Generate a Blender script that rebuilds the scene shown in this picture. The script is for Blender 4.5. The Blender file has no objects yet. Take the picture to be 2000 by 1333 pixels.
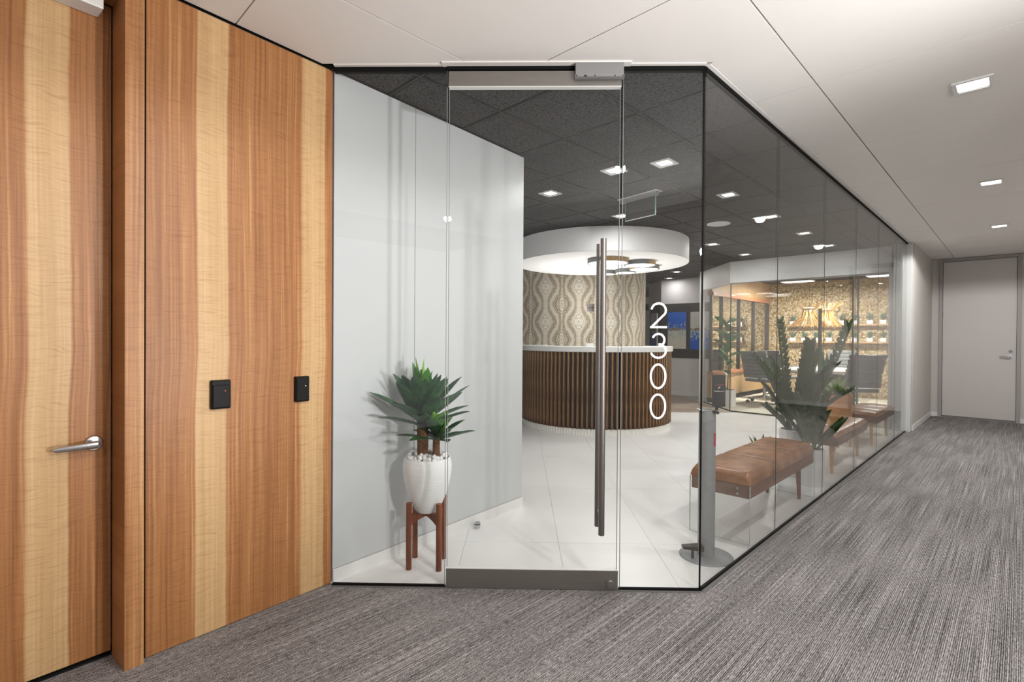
import bpy, bmesh, math, random
from mathutils import Vector, Matrix
R = math.radians
PI = math.pi
scene = bpy.context.scene
col = scene.collection

# ------------------------------------------------------------------ camera
F_PX, YAW, PITCH, ROLL = 1003.5, R(44.72), R(-0.42), R(0.38)
CAM = Vector((1.182, -2.602, 1.317))
fw = Vector((-math.sin(YAW)*math.cos(PITCH), math.cos(YAW)*math.cos(PITCH), math.sin(PITCH)))
r0 = Vector((math.cos(YAW), math.sin(YAW), 0)); u0 = r0.cross(fw)
rt = r0*math.cos(ROLL) + u0*math.sin(ROLL); upv = -r0*math.sin(ROLL) + u0*math.cos(ROLL)
cd = bpy.data.cameras.new('camera'); cam = bpy.data.objects.new('camera', cd); col.objects.link(cam)
cd.sensor_width = 36; cd.lens = F_PX*36/2000; cd.shift_y = 0.001; cd.clip_start = .02
cam.matrix_world = Matrix(((rt.x, upv.x, -fw.x, CAM.x), (rt.y, upv.y, -fw.y, CAM.y), (rt.z, upv.z, -fw.z, CAM.z), (0, 0, 0, 1)))
scene.camera = cam

# ------------------------------------------------------------------ world, exposure, lights
scene.view_settings.view_transform = 'Standard'
scene.view_settings.look = 'None'
scene.view_settings.exposure = 0.0
scene.view_settings.gamma = 1.0
scene.view_settings.use_curve_mapping = False
w = bpy.data.worlds.new('world'); scene.world = w; w.use_nodes = True
w.node_tree.nodes['Background'].inputs[0].default_value = (1, .99, .98, 1)
w.node_tree.nodes['Background'].inputs[1].default_value = .7
scene.cycles.max_bounces = 10
scene.cycles.diffuse_bounces = 5
scene.cycles.glossy_bounces = 6
scene.cycles.transparent_max_bounces = 40
scene.cycles.transmission_bounces = 8
scene.cycles.caustics_reflective = False
scene.cycles.caustics_refractive = False
scene.cycles.sample_clamp_indirect = 6

def lamp(name, kind, loc, energy, size=.1, color=(1, 1, 1), target=None, spread=None):
    l = bpy.data.lights.new(name, kind); l.energy = energy; l.color = color
    o = bpy.data.objects.new(name, l); col.objects.link(o); o.location = loc
    if kind == 'AREA':
        l.shape = 'DISK'; l.size = size
        if spread: l.spread = R(spread)
    else:
        l.shadow_soft_size = size
    if target:
        o.rotation_euler = (Vector(target)-Vector(loc)).to_track_quat('-Z', 'Y').to_euler()
    return o
ENE_CORR, ENE_REC, ENE_CONF, ENE_CAN = 62, 7, 150, 4
CORR_Y = (-3.67, -1.23, 1.21, 3.66, 6.09)
for y in CORR_Y: lamp('corridor_lamp', 'SPOT', (.98, y, 2.722), ENE_CORR*(2.7 if y > 5 else 1.6 if y > 3 else 1), .04, (1, .97, .94), (.98, y, 0)).data.spot_size = R(168)
REC_XY = [(-.87, 1.2), (-.87, 2.46), (-.87, 3.69), (-.87, 4.96), (-.87, 6.19), (-2.1, 1.23), (-2.1, 2.49), (-2.09, 4.93), (-2.09, 6.19), (-1.27, 1.08), (-3.97, 7.5), (-4.64, 8.45)]
for x, y in REC_XY: lamp('reception_lamp', 'AREA', (x, y, 2.722), ENE_REC*(.5 if y > 8 else .8 if y > 7 else 1), .1, (1, .98, .96))
LAMPS = [(-2.90, 3.40, .28), (-2.68, 3.87, .22), (-2.86, 4.30, .22), (-3.29, 4.46, .16), (-3.61, 4.40, .15)]
for x, y, r in LAMPS: lamp('drum_light_lamp', 'AREA', (x, y, 2.35), ENE_CAN*r/.2, r*1.8, (1, .98, .95))
lamp('soffit_fill', 'AREA', (-3.567, 4.049, .95), 25, 1.0, (1, .97, .93), (-3.55, 4.03, 2.4), 130)  # unseen fill lamp added inside the counter to brighten soffit and curved wall
for x, y in ((-2.32, 9.85), (-.76, 9.76)): lamp('conference_lamp', 'AREA', (x, y, 2.585), ENE_CONF, .4, (1, .97, .90))
for x, y in ((-1.86, 9.0), (-1.731, 9.75)): lamp('pendant_lamp', 'POINT', (x, y, 1.78), 9, .05, (1, .82, .55))
# the photographer's flash, held to the right of the camera
lamp('flash', 'SPOT', (2.37, -1.15, 2.2), 185, .085, (1, .99, .98), (-1.0, -1.0, .8)).data.spot_size = R(150)
cfill = lamp('ceiling_fill', 'SPOT', (2.28, -.65, .9), 260, .12, (1, .985, .97), (.3, -1.7, 2.74)); cfill.data.spot_size = R(125); cfill.data.spot_blend = .7  # added fill spot, out of view, to brighten the white corridor ceiling

# ------------------------------------------------------------------ materials
def lin(h):
    h = h.lstrip('#'); o = []
    for i in (0, 2, 4):
        c = int(h[i:i+2], 16)/255
        o.append(c/12.92 if c <= .04045 else ((c+.055)/1.055)**2.4)
    return (*o, 1)
class NT:
    def __init__(s, name):
        s.m = bpy.data.materials.new(name); s.m.use_nodes = True; s.t = s.m.node_tree
        s.b = s.t.nodes['Principled BSDF']; s.out = s.t.nodes['Material Output']
    def n(s, typ, **k):
        o = s.t.nodes.new(typ)
        for a, v in k.items(): setattr(o, a, v)
        return o
    def link(s, a, b): s.t.links.new(a, b)
    def val(s, x, inp):
        if isinstance(x, (int, float)): inp.default_value = x
        elif isinstance(x, tuple): inp.default_value = x
        else: s.link(x, inp)
    def math(s, op, a, b=0.0, c=None):
        o = s.n('ShaderNodeMath', operation=op); s.val(a, o.inputs[0]); s.val(b, o.inputs[1])
        if c is not None: s.val(c, o.inputs[2])
        return o.outputs[0]
    def obj(s):
        o = s.n('ShaderNodeTexCoord'); sp = s.n('ShaderNodeSeparateXYZ'); s.link(o.outputs['Object'], sp.inputs[0])
        return o.outputs['Object'], sp.outputs[0], sp.outputs[1], sp.outputs[2]
    def xyz(s, x, y, z):
        o = s.n('ShaderNodeCombineXYZ')
        for i, v in enumerate((x, y, z)): s.val(v, o.inputs[i])
        return o.outputs[0]
    def noise(s, vec, scale, detail=2, rough=.5):
        o = s.n('ShaderNodeTexNoise'); s.link(vec, o.inputs['Vector']) if vec is not None else None
        o.inputs['Scale'].default_value = scale; o.inputs['Detail'].default_value = detail; o.inputs['Roughness'].default_value = rough
        return o.outputs['Fac']
    def ramp(s, fac, stops, interp='LINEAR'):
        o = s.n('ShaderNodeValToRGB'); o.color_ramp.interpolation = interp
        e = o.color_ramp.elements
        while len(e) < len(stops): e.new(1.0)
        for i, (p, c) in enumerate(stops):
            e[i].position = p; e[i].color = lin(c) if isinstance(c, str) else c
        s.link(fac, o.inputs[0]); return o.outputs[0]
    def mix(s, f, a, b, mode='MIX'):
        o = s.n('ShaderNodeMix', data_type='RGBA', blend_type=mode)
        s.val(f, o.inputs[0]); s.val(lin(a) if isinstance(a, str) else a, o.inputs[6]); s.val(lin(b) if isinstance(b, str) else b, o.inputs[7])
        return o.outputs[2]
    def bump(s, h, strength=.2, dist=.01):
        o = s.n('ShaderNodeBump'); o.inputs['Strength'].default_value = strength; o.inputs['Distance'].default_value = dist
        s.link(h, o.inputs['Height']); s.link(o.outputs[0], s.b.inputs['Normal'])
    def set(s, color=None, rough=None, metal=None, spec=None):
        if color is not None: s.val(lin(color) if isinstance(color, str) else color, s.b.inputs['Base Color'])
        if rough is not None: s.val(rough, s.b.inputs['Roughness'])
        if metal is not None: s.b.inputs['Metallic'].default_value = metal
        if spec is not None: s.b.inputs['Specular IOR Level'].default_value = spec
        return s
def plain(name, color, rough=.5, metal=0, spec=.5, var=.06, scale=30, bump=0):
    s = NT(name); v, x, y, z = s.obj(); n = s.noise(v, scale, 3)
    c = lin(color); k = 1-var
    s.set(s.mix(n, (c[0]*k, c[1]*k, c[2]*k, 1), (min(1, c[0]*(1+var)), min(1, c[1]*(1+var)), min(1, c[2]*(1+var)), 1)), rough, metal, spec)
    if bump: s.bump(n, bump, .002)
    return s.m
def emit(name, color, strength):
    s = NT(name); e = s.n('ShaderNodeEmission'); e.inputs[0].default_value = lin(color); e.inputs[1].default_value = strength
    s.link(e.outputs[0], s.out.inputs[0]); return s.m
def glass(name, r0=.04, tint=(1, 1, 1, 1), rough=0.0):
    s = NT(name)
    g = s.n('ShaderNodeNewGeometry'); d = s.n('ShaderNodeVectorMath', operation='DOT_PRODUCT')
    s.link(g.outputs['Normal'], d.inputs[0]); s.link(g.outputs['Incoming'], d.inputs[1])
    c = s.math('ABSOLUTE', d.outputs['Value']); k = s.math('POWER', s.math('SUBTRACT', 1.0, c), 5.0)
    f = s.math('MULTIPLY_ADD', k, 1-r0, r0)
    t = s.n('ShaderNodeBsdfTransparent'); t.inputs[0].default_value = tint
    gl = s.n('ShaderNodeBsdfGlossy'); gl.inputs['Roughness'].default_value = rough
    mx = s.n('ShaderNodeMixShader'); s.link(f, mx.inputs[0]); s.link(t.outputs[0], mx.inputs[1]); s.link(gl.outputs[0], mx.inputs[2])
    s.link(mx.outputs[0], s.out.inputs[0]); return s.m

M = {}
M['glass'] = glass('clear_glass', .035, (.985, .99, .988, 1))
M['acrylic'] = glass('clear_acrylic', .04, (.97, .98, .98, 1))
M['glass_edge'] = plain('glass_edge_green', '#7fae9c', .2)
M['edge'] = plain('polished_glass_edge', '#8b8f8d', .6, spec=.2)
M['sil'] = plain('silicone_joint', '#3b3d3c', .6, spec=.2)
M['acr_edge'] = plain('acrylic_edge', '#c4c8c7', .5)
M['black'] = plain('black_gap', '#0c0c0c', .8)
M['channel'] = plain('dark_channel', '#141414', .8, spec=.1)
M['white_wall'] = plain('white_paint', '#e4e5e4', .5, var=.015, scale=3)
M['grey_wall'] = plain('grey_paint', '#c9c5c1', .55, var=.02, scale=3)
M['lavender_wall'] = plain('pale_wall', '#e2dfe0', .55, var=.02, scale=3)
M['post_grey'] = plain('post_paint', '#c6c8c6', .5, var=.015, scale=3)
M['glossboard'] = plain('white_glossy_panel', '#c5c8c9', .38, var=.012, scale=2)
M['basebd'] = plain('white_baseboard', '#e3e3e2', .4, var=.02)
M['charcoal_wall'] = plain('charcoal_wall', '#343434', .6, var=.05)
M['ceil_white'] = plain('white_ceiling_panel', '#e2dfdc', .7, var=.02, scale=4)
M['white_paint'] = plain('white_canopy_paint', '#ececec', .6, var=.01, scale=3)
M['steel'] = None
def steel(name, color='#8c8885', rough=.32, ax=2):
    s = NT(name); v, x, y, z = s.obj()
    sc = [4, 4, 4]; sc[ax] = 400
    n = s.noise(s.xyz(s.math('MULTIPLY', x, sc[0]), s.math('MULTIPLY', y, sc[1]), s.math('MULTIPLY', z, sc[2])), 1.0, 3)
    c = lin(color)
    s.set(s.mix(n, tuple(a*.8 for a in c[:3])+(1,), tuple(min(1, a*1.15) for a in c[:3])+(1,)), rough, .85)
    return s.m
M['steel'] = steel('brushed_steel', '#96928e', .38)
M['steel_h'] = steel('brushed_steel_pull', '#7f7b78', .42, 0)
M['chrome'] = plain('satin_chrome', '#c9cbce', .18, 1.0, var=.02)
M['silver_paint'] = plain('silver_box_paint', '#8f8f90', .4, .4, var=.03)
M['black_plastic'] = plain('black_plastic', '#0c0b0b', .5, var=.2, spec=.2)
M['hinge'] = plain('hinge_steel', '#85827f', .4, .8)
M['sill_grey'] = plain('grey_sill_strip', '#6a6866', .6)
M['grey_door'] = plain('grey_door_paint', '#cfcbc9', .45, var=.01, scale=3)
M['grey_frame'] = plain('grey_frame_paint', '#a3a09e', .45, var=.02)

def carpet():
    s = NT('grey_striped_carpet'); v, x, y, z = s.obj()
    a = s.noise(s.xyz(s.math('MULTIPLY', x, 225), s.math('MULTIPLY', y, 1.0), 0.0), 1.0, 2, .5)
    b = s.noise(s.xyz(s.math('MULTIPLY', x, 190), s.math('MULTIPLY', y, 34), 4.0), 1.0, 3, .6)
    c = s.noise(s.xyz(s.math('MULTIPLY', x, 9), s.math('MULTIPLY', y, 1.3), 9.0), 1.0, 3, .6)
    d = s.noise(s.xyz(s.math('MULTIPLY', x, 300), s.math('MULTIPLY', y, 210), 2.0), 1.0, 1)
    wv = s.math('SINE', s.math('ADD', s.math('MULTIPLY', x, 2*PI/.0068), s.math('MULTIPLY', s.math('SUBTRACT', c, .5), 9)))
    f = s.math('ADD', s.math('MULTIPLY', a, .30), s.math('ADD', s.math('MULTIPLY', b, .34), s.math('ADD', s.math('MULTIPLY', c, .12), s.math('MULTIPLY', d, .38))))
    f = s.math('ADD', f, s.math('MULTIPLY', wv, .055))
    s.set(s.ramp(f, ((.44, '#2d2c2b'), (.53, '#625f5e'), (.62, '#9a9695'), (.75, '#d6d3d1'))), .95, spec=.1)
    s.bump(f, .8, .008); return s.m
M['carpet'] = carpet()
def ftile():
    s = NT('white_porcelain_tile'); v, x, y, z = s.obj(); n = s.noise(v, 1.5, 4)
    s.set(s.ramp(n, ((.3, '#dedddb'), (.7, '#e9e8e6'))), .28, spec=.35); return s.m
M['ftile'] = ftile()
M['grout'] = plain('grey_grout', '#b4b3b1', .8)
def ctile():
    s = NT('charcoal_ceiling_tile'); v, x, y, z = s.obj()
    n = s.noise(v, 70, 2, .7); g = s.noise(v, 45, 2)
    f = s.math('ADD', s.math('MULTIPLY', n, .8), s.math('MULTIPLY', g, .2))
    s.set(s.ramp(f, ((.40, '#0c0c0c'), (.46, '#39393a'), (.7, '#515152'))), .9, spec=.15); s.bump(f, .3, .004); return s.m
M['ctile'] = ctile()
M['tbar'] = plain('charcoal_grid_bar', '#262626', .7)
def veneer(name, stops, horizontal=False, wob=.012, offs=0.0):
    s = NT(name); v, x, y, z = s.obj()
    if horizontal: x, z = z, x
    lo = s.noise(s.xyz(0.0, 3.0+offs, z), 1.1, 2); hi = s.noise(s.xyz(s.math('MULTIPLY', x, 3), 7.0+offs, z), 9, 2)
    sx = s.math('ADD', x, s.math('ADD', s.math('MULTIPLY', s.math('SUBTRACT', lo, .5), wob*3), s.math('MULTIPLY', s.math('SUBTRACT', hi, .5), .006)))
    band = s.ramp(s.math('MULTIPLY', sx, .5), [(p*.5, (k, k, k, 1)) for p, k in stops])
    g1 = s.noise(s.xyz(s.math('MULTIPLY', sx, 95), offs, s.math('MULTIPLY', z, .9)), 1.0, 4, .65)
    g2 = s.noise(s.xyz(s.math('MULTIPLY', sx, 22), offs+5, s.math('MULTIPLY', z, .5)), 1.0, 3, .6)
    g = s.math('ADD', s.math('MULTIPLY', g1, .6), s.math('MULTIPLY', g2, .4))
    cz = s.math('ADD', z, s.math('MULTIPLY', s.math('SUBTRACT', s.noise(s.xyz(x, 0.0, s.math('MULTIPLY', z, 2)), 5, 2), .5), .08))
    fig = s.noise(s.xyz(s.math('MULTIPLY', x, 9), offs, s.math('MULTIPLY', cz, 185)), 1.0, 2, .6)
    dark = s.ramp(g, ((.34, '#835534'), (.45, '#96653d'), (.55, '#a87549'), (.66, '#c09464')))
    light = s.ramp(g, ((.3, '#b58e62'), (.5, '#c3a073'), (.7, '#d0b084')))
    c = s.mix(band, dark, light)
    figc = s.ramp(fig, ((.33, (.78, .73, .68, 1)), (.47, (.96, .95, .94, 1)), (.6, (1, 1, 1, 1))))
    s.set(s.mix(.8, c, figc, 'MULTIPLY'), .42, spec=.3)
    s.bump(s.math('ADD', s.math('MULTIPLY', g1, .5), fig), .12, .003); return s.m
PB = ((0, 0), (.044, 0), (.047, 1), (.170, 1), (.173, 0), (.523, 0), (.526, 1), (.652, 1), (.655, 0), (.86, 0), (.862, 0), (.88, .2), (.905, 0), (.915, 0), (1.047, 0), (1.050, 1), (1.174, 1), (1.177, 0), (1.45, 0), (1.46, 1), (1.58, 1), (1.59, 0))
M['veneer'] = veneer('banded_veneer', PB)
M['post_veneer'] = veneer('post_veneer', ((0, .05), (.845, .3), (.853, .35), (.860, .1), (.915, .0), (2, 0)), wob=.004, offs=2.3)
def fine_wood(name, a, b, c, rough=.4, sc=60):
    s = NT(name); v, x, y, z = s.obj()
    g = s.noise(s.xyz(s.math('MULTIPLY', x, sc), s.math('MULTIPLY', y, sc), s.math('MULTIPLY', z, 4)), 1.0, 4, .6)
    s.set(s.ramp(g, ((.32, a), (.5, b), (.68, c))), rough, spec=.35); return s.m
M['walnut'] = fine_wood('walnut_stain', '#5a2f1b', '#753f25', '#8d5131')
M['slat'] = fine_wood('walnut_slat', '#432c17', '#6f4e2f', '#937148', .4, 45)
M['slat_back'] = fine_wood('dark_slat_backing', '#120c07', '#1a120b', '#221810', .7, 45)
M['oak'] = fine_wood('pale_oak', '#b78d55', '#c79e64', '#d3ad76')
M['orange_wood'] = fine_wood('orange_wood', '#9c6440', '#ad7350', '#bd8360', .4)
M['tan_wood'] = fine_wood('tan_panel', '#a58660', '#b3936b', '#bf9f77', .45, 20)
M['plank'] = fine_wood('taupe_plank', '#8a7a6c', '#9d8d7f', '#b0a193', .4, 30)
M['conf_floor'] = plain('pale_carpet', '#cfcab8', .9, var=.12, scale=25)
def leather():
    s = NT('cognac_leather'); v, x, y, z = s.obj(); n = s.noise(v, 7, 3); p = s.noise(v, 320, 2)
    s.set(s.ramp(n, ((.3, '#84583a'), (.55, '#9b6a45'), (.75, '#b18159'))), .26, spec=.5); s.bump(p, .12, .002); return s.m
M['leather'] = leather()
M['seam'] = plain('leather_seam', '#3d2616', .7)
M['leather_dark'] = plain('leather_apron', '#7d5539', .5, var=.12, scale=14, bump=.2)
M['grey_leather'] = plain('grey_leather', '#7c7f82', .45, var=.06, scale=12)
def planter():
    s = NT('ribbed_white_pot'); v, x, y, z = s.obj()
    n = s.noise(s.xyz(s.math('MULTIPLY', x, 14), s.math('MULTIPLY', y, 14), s.math('MULTIPLY', z, 230)), 1.0, 3)
    s.set(s.ramp(n, ((.3, '#e2e4e3'), (.7, '#ececeb'))), .75, spec=.2); s.bump(n, .3, .004); return s.m
M['planter'] = planter()
M['white_pot'] = plain('white_ceramic', '#e6e6e4', .35, var=.02)
M['pebble'] = plain('white_pebble', '#e9e8e8', .6, var=.08, scale=60)
M['tan_pot'] = plain('tan_leather_pot', '#c58a50', .5, var=.08, scale=10)
def leaf(name, a, b, c, rough=.42):
    s = NT(name); v, x, y, z = s.obj(); n = s.noise(v, 9, 3); m = s.noise(s.xyz(s.math('MULTIPLY', x, 40), s.math('MULTIPLY', y, 40), s.math('MULTIPLY', z, 12)), 1.0, 3)
    s.set(s.ramp(s.math('ADD', s.math('MULTIPLY', n, .6), s.math('MULTIPLY', m, .4)), ((.32, a), (.5, b), (.68, c))), rough, spec=.4); return s.m
M['leaf'] = leaf('agave_leaf', '#16321c', '#28502d', '#44713f')
M['leaf_mid'] = leaf('agave_leaf_mid', '#2c5a22', '#447a2c', '#5f9338')
M['leaf_young'] = leaf('agave_leaf_young', '#5f9a2c', '#7fb83a', '#9ccc52')
M['leaf_zz'] = leaf('frond_leaf', '#1a2d15', '#2a431e', '#405c2a')
M['leaf_pale'] = leaf('pale_agave_leaf', '#4f7038', '#759353', '#9bb274')
M['leaf_fig'] = leaf('fig_leaf', '#1f4a22', '#336a2c', '#57893a')
M['leaf_succ'] = leaf('succulent_leaf', '#31513f', '#4a6f58', '#6b8d70')
M['trunk'] = plain('fibrous_trunk', '#6a4a2f', .9, var=.75, scale=60, bump=1.0)
M['stem'] = plain('green_stem', '#4b5c33', .6, var=.1)
M['soil'] = plain('dark_soil', '#2e2722', .95, var=.3, scale=60)
M['lens'] = emit('lamp_lens', '#fffaf2', 9)
M['lens_soft'] = emit('lamp_diffuser', '#f8fbff', 4.5)
M['lens_warm'] = emit('warm_diffuser', '#fff0d4', 5)
M['trim_white'] = plain('white_metal_trim', '#dcdcda', .35, var=.02)
M['reflector'] = plain('lamp_reflector', '#bfc2c4', .15, .9)
M['ring_grey'] = plain('grey_lamp_ring', '#6b6d6c', .5, var=.05)
M['ring_oak'] = fine_wood('oak_lamp_segment', '#8f7447', '#a68a5b', '#b89c6d')
M['counter_top'] = plain('pale_stone_top', '#dcdcdb', .25, var=.02)
M['plinth'] = plain('white_plinth', '#e6e4de', .5, var=.02)
M['rattan'] = plain('rattan_stick', '#dcb878', .6, var=.15, scale=40)
M['concrete'] = plain('galvanised_post', '#939596', .6, .2, var=.16, scale=28)
M['white_print'] = plain('white_vinyl', '#f6f6f6', .5, var=.005)
M['grey_plaque'] = plain('grey_plaque', '#7d7774', .5)
M['dark_print'] = plain('dark_lettering', '#2c292d', .5)
M['red_print'] = plain('red_lettering', '#a8323a', .5)
M['screen'] = plain('black_sign_face', '#26272a', .75, var=.03, spec=.15)
M['red_led'] = emit('red_indicator', '#ff5a3c', 3); M['white_led'] = emit('white_indicator', '#fff2d0', 4)
M['mirror_glass'] = NT('dark_window_glass').set('#d2d1cb', .02, 1.0).m
M['dark_post'] = plain('bronze_post', '#4a453f', .4, .3)
M['paper'] = plain('white_card', '#f0efec', .5)
M['marble'] = plain('white_table_top', '#e4e1dd', .25, var=.05, scale=5)
M['bin'] = glass('frosted_bin', .08, (.86, .9, .9, 1), .15)
M['sign_plate'] = plain('dark_mirror_plate', '#3c3c3a', .5, .2)
def wallpaper():
    s = NT('agate_wallpaper'); v, x, y, z = s.obj()
    ang = s.math('ARCTAN2', y, x); U = s.math('MULTIPLY', ang, 1.53)
    cw, h = .31, .65
    # book-matched: mirrored about every seam, strands pinch and swell into staggered lens shapes
    p = s.math('PINGPONG', U, cw); zz = s.math('PINGPONG', z, h/2)
    w1 = s.noise(s.xyz(p, zz, 0.0), 11, 3, .6); w2 = s.noise(s.xyz(s.math('MULTIPLY', p, 2.2), s.math('MULTIPLY', zz, .8), 5.0), 30, 4, .65)
    cz = s.math('COSINE', s.math('MULTIPLY', zz, 2*PI/h)); sp = s.math('SINE', s.math('MULTIPLY', p, PI/cw))
    q = s.math('ADD', p, s.math('MULTIPLY', s.math('MULTIPLY', cz, sp), .082))
    q = s.math('ADD', q, s.math('MULTIPLY', s.math('SUBTRACT', w1, .5), .085))
    wv = s.math('SINE', s.math('MULTIPLY', q, 210)); wv2 = s.math('SINE', s.math('ADD', s.math('MULTIPLY', q, 2*PI/cw*2), .6))
    # an eye in the middle of every lens
    def eye(px, pz):
        d = s.math('SQRT', s.math('ADD', s.math('POWER', s.math('DIVIDE', px, .105), 2.0), s.math('POWER', s.math('DIVIDE', pz, .19), 2.0)))
        m = s.math('MAXIMUM', 0.0, s.math('SUBTRACT', 1.0, d)); return s.math('MULTIPLY', s.math('MINIMUM', 1.0, s.math('MULTIPLY', m, 3.0)), s.math('SINE', s.math('ADD', s.math('MULTIPLY', d, 22), s.math('MULTIPLY', w1, 5))))
    e = s.math('ADD', eye(p, s.math('SUBTRACT', h/2, zz)), eye(s.math('SUBTRACT', cw, p), zz))
    f = s.math('ADD', s.math('ADD', s.math('MULTIPLY', wv, .09), s.math('MULTIPLY', e, .10)), s.math('ADD', s.math('MULTIPLY', wv2, .13), s.math('ADD', s.math('MULTIPLY', w2, .6), .22)))
    s.set(s.ramp(f, ((.20, '#6f6250'), (.40, '#a39781'), (.57, '#ccc2ae'), (.80, '#eae5db'))), .6, spec=.2); return s.m
M['wallpaper'] = wallpaper()
def mosaic():
    s = NT('wood_chip_mosaic'); a = s.n('ShaderNodeVertexColor'); a.layer_name = 'chip'
    v, x, y, z = s.obj(); n = s.noise(v, 60, 2)
    s.set(s.mix(.3, a.outputs[0], s.ramp(n, ((.3, '#b09668'), (.7, '#f4ead0'))), 'MULTIPLY'), .6, spec=.25); return s.m
M['mosaic'] = mosaic()
def painting(name, top, bottom, flip):
    s = NT(name); v, x, y, z = s.obj()   # z runs 0..1 over the canvas
    st = s.noise(s.xyz(s.math('MULTIPLY', x, 16), 1.0, s.math('MULTIPLY', z, 3.5)), 1.0, 5, .75)
    sp = s.noise(s.xyz(s.math('MULTIPLY', x, 22), 4.0, s.math('MULTIPLY', z, 8)), 1.0, 4, .7)
    gd = s.noise(s.xyz(s.math('MULTIPLY', x, 16), 8.0, s.math('MULTIPLY', z, 14)), 1.0, 3, .6)
    base = s.ramp(s.math('ADD', z, s.math('MULTIPLY', s.math('SUBTRACT', st, .5), .42)), ((.47, bottom), (.52, top)))
    def band(c, wd): return s.math('MAXIMUM', 0.0, s.math('SUBTRACT', 1.0, s.math('DIVIDE', s.math('ABSOLUTE', s.math('SUBTRACT', z, c)), wd)))
    m1 = s.math('GREATER_THAN', s.math('ADD', sp, s.math('MULTIPLY', band(.46, .34), .22)), .66)
    m2 = s.math('GREATER_THAN', s.math('ADD', gd, s.math('MULTIPLY', band(.54, .13), .25)), .74)
    c = s.mix(s.math('MULTIPLY', m1, .8), base, s.ramp(st, ((.4, '#1e7d86'), (.5, '#d9dccf'), (.6, '#4aa0a4'))))
    s.set(s.mix(s.math('MULTIPLY', m2, .85), c, '#8a7038'), .6, spec=.2); return s.m
M['paint_blue'] = painting('blue_over_white_canvas', '#0a66d2', '#d9d3c6', 0)
M['paint_white'] = painting('white_over_blue_canvas', '#cfcdc8', '#0a66d2', 1)
M['paint_pale'] = painting('pale_over_blue_canvas', '#cfd6dc', '#4a6fc4', 1)

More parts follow.
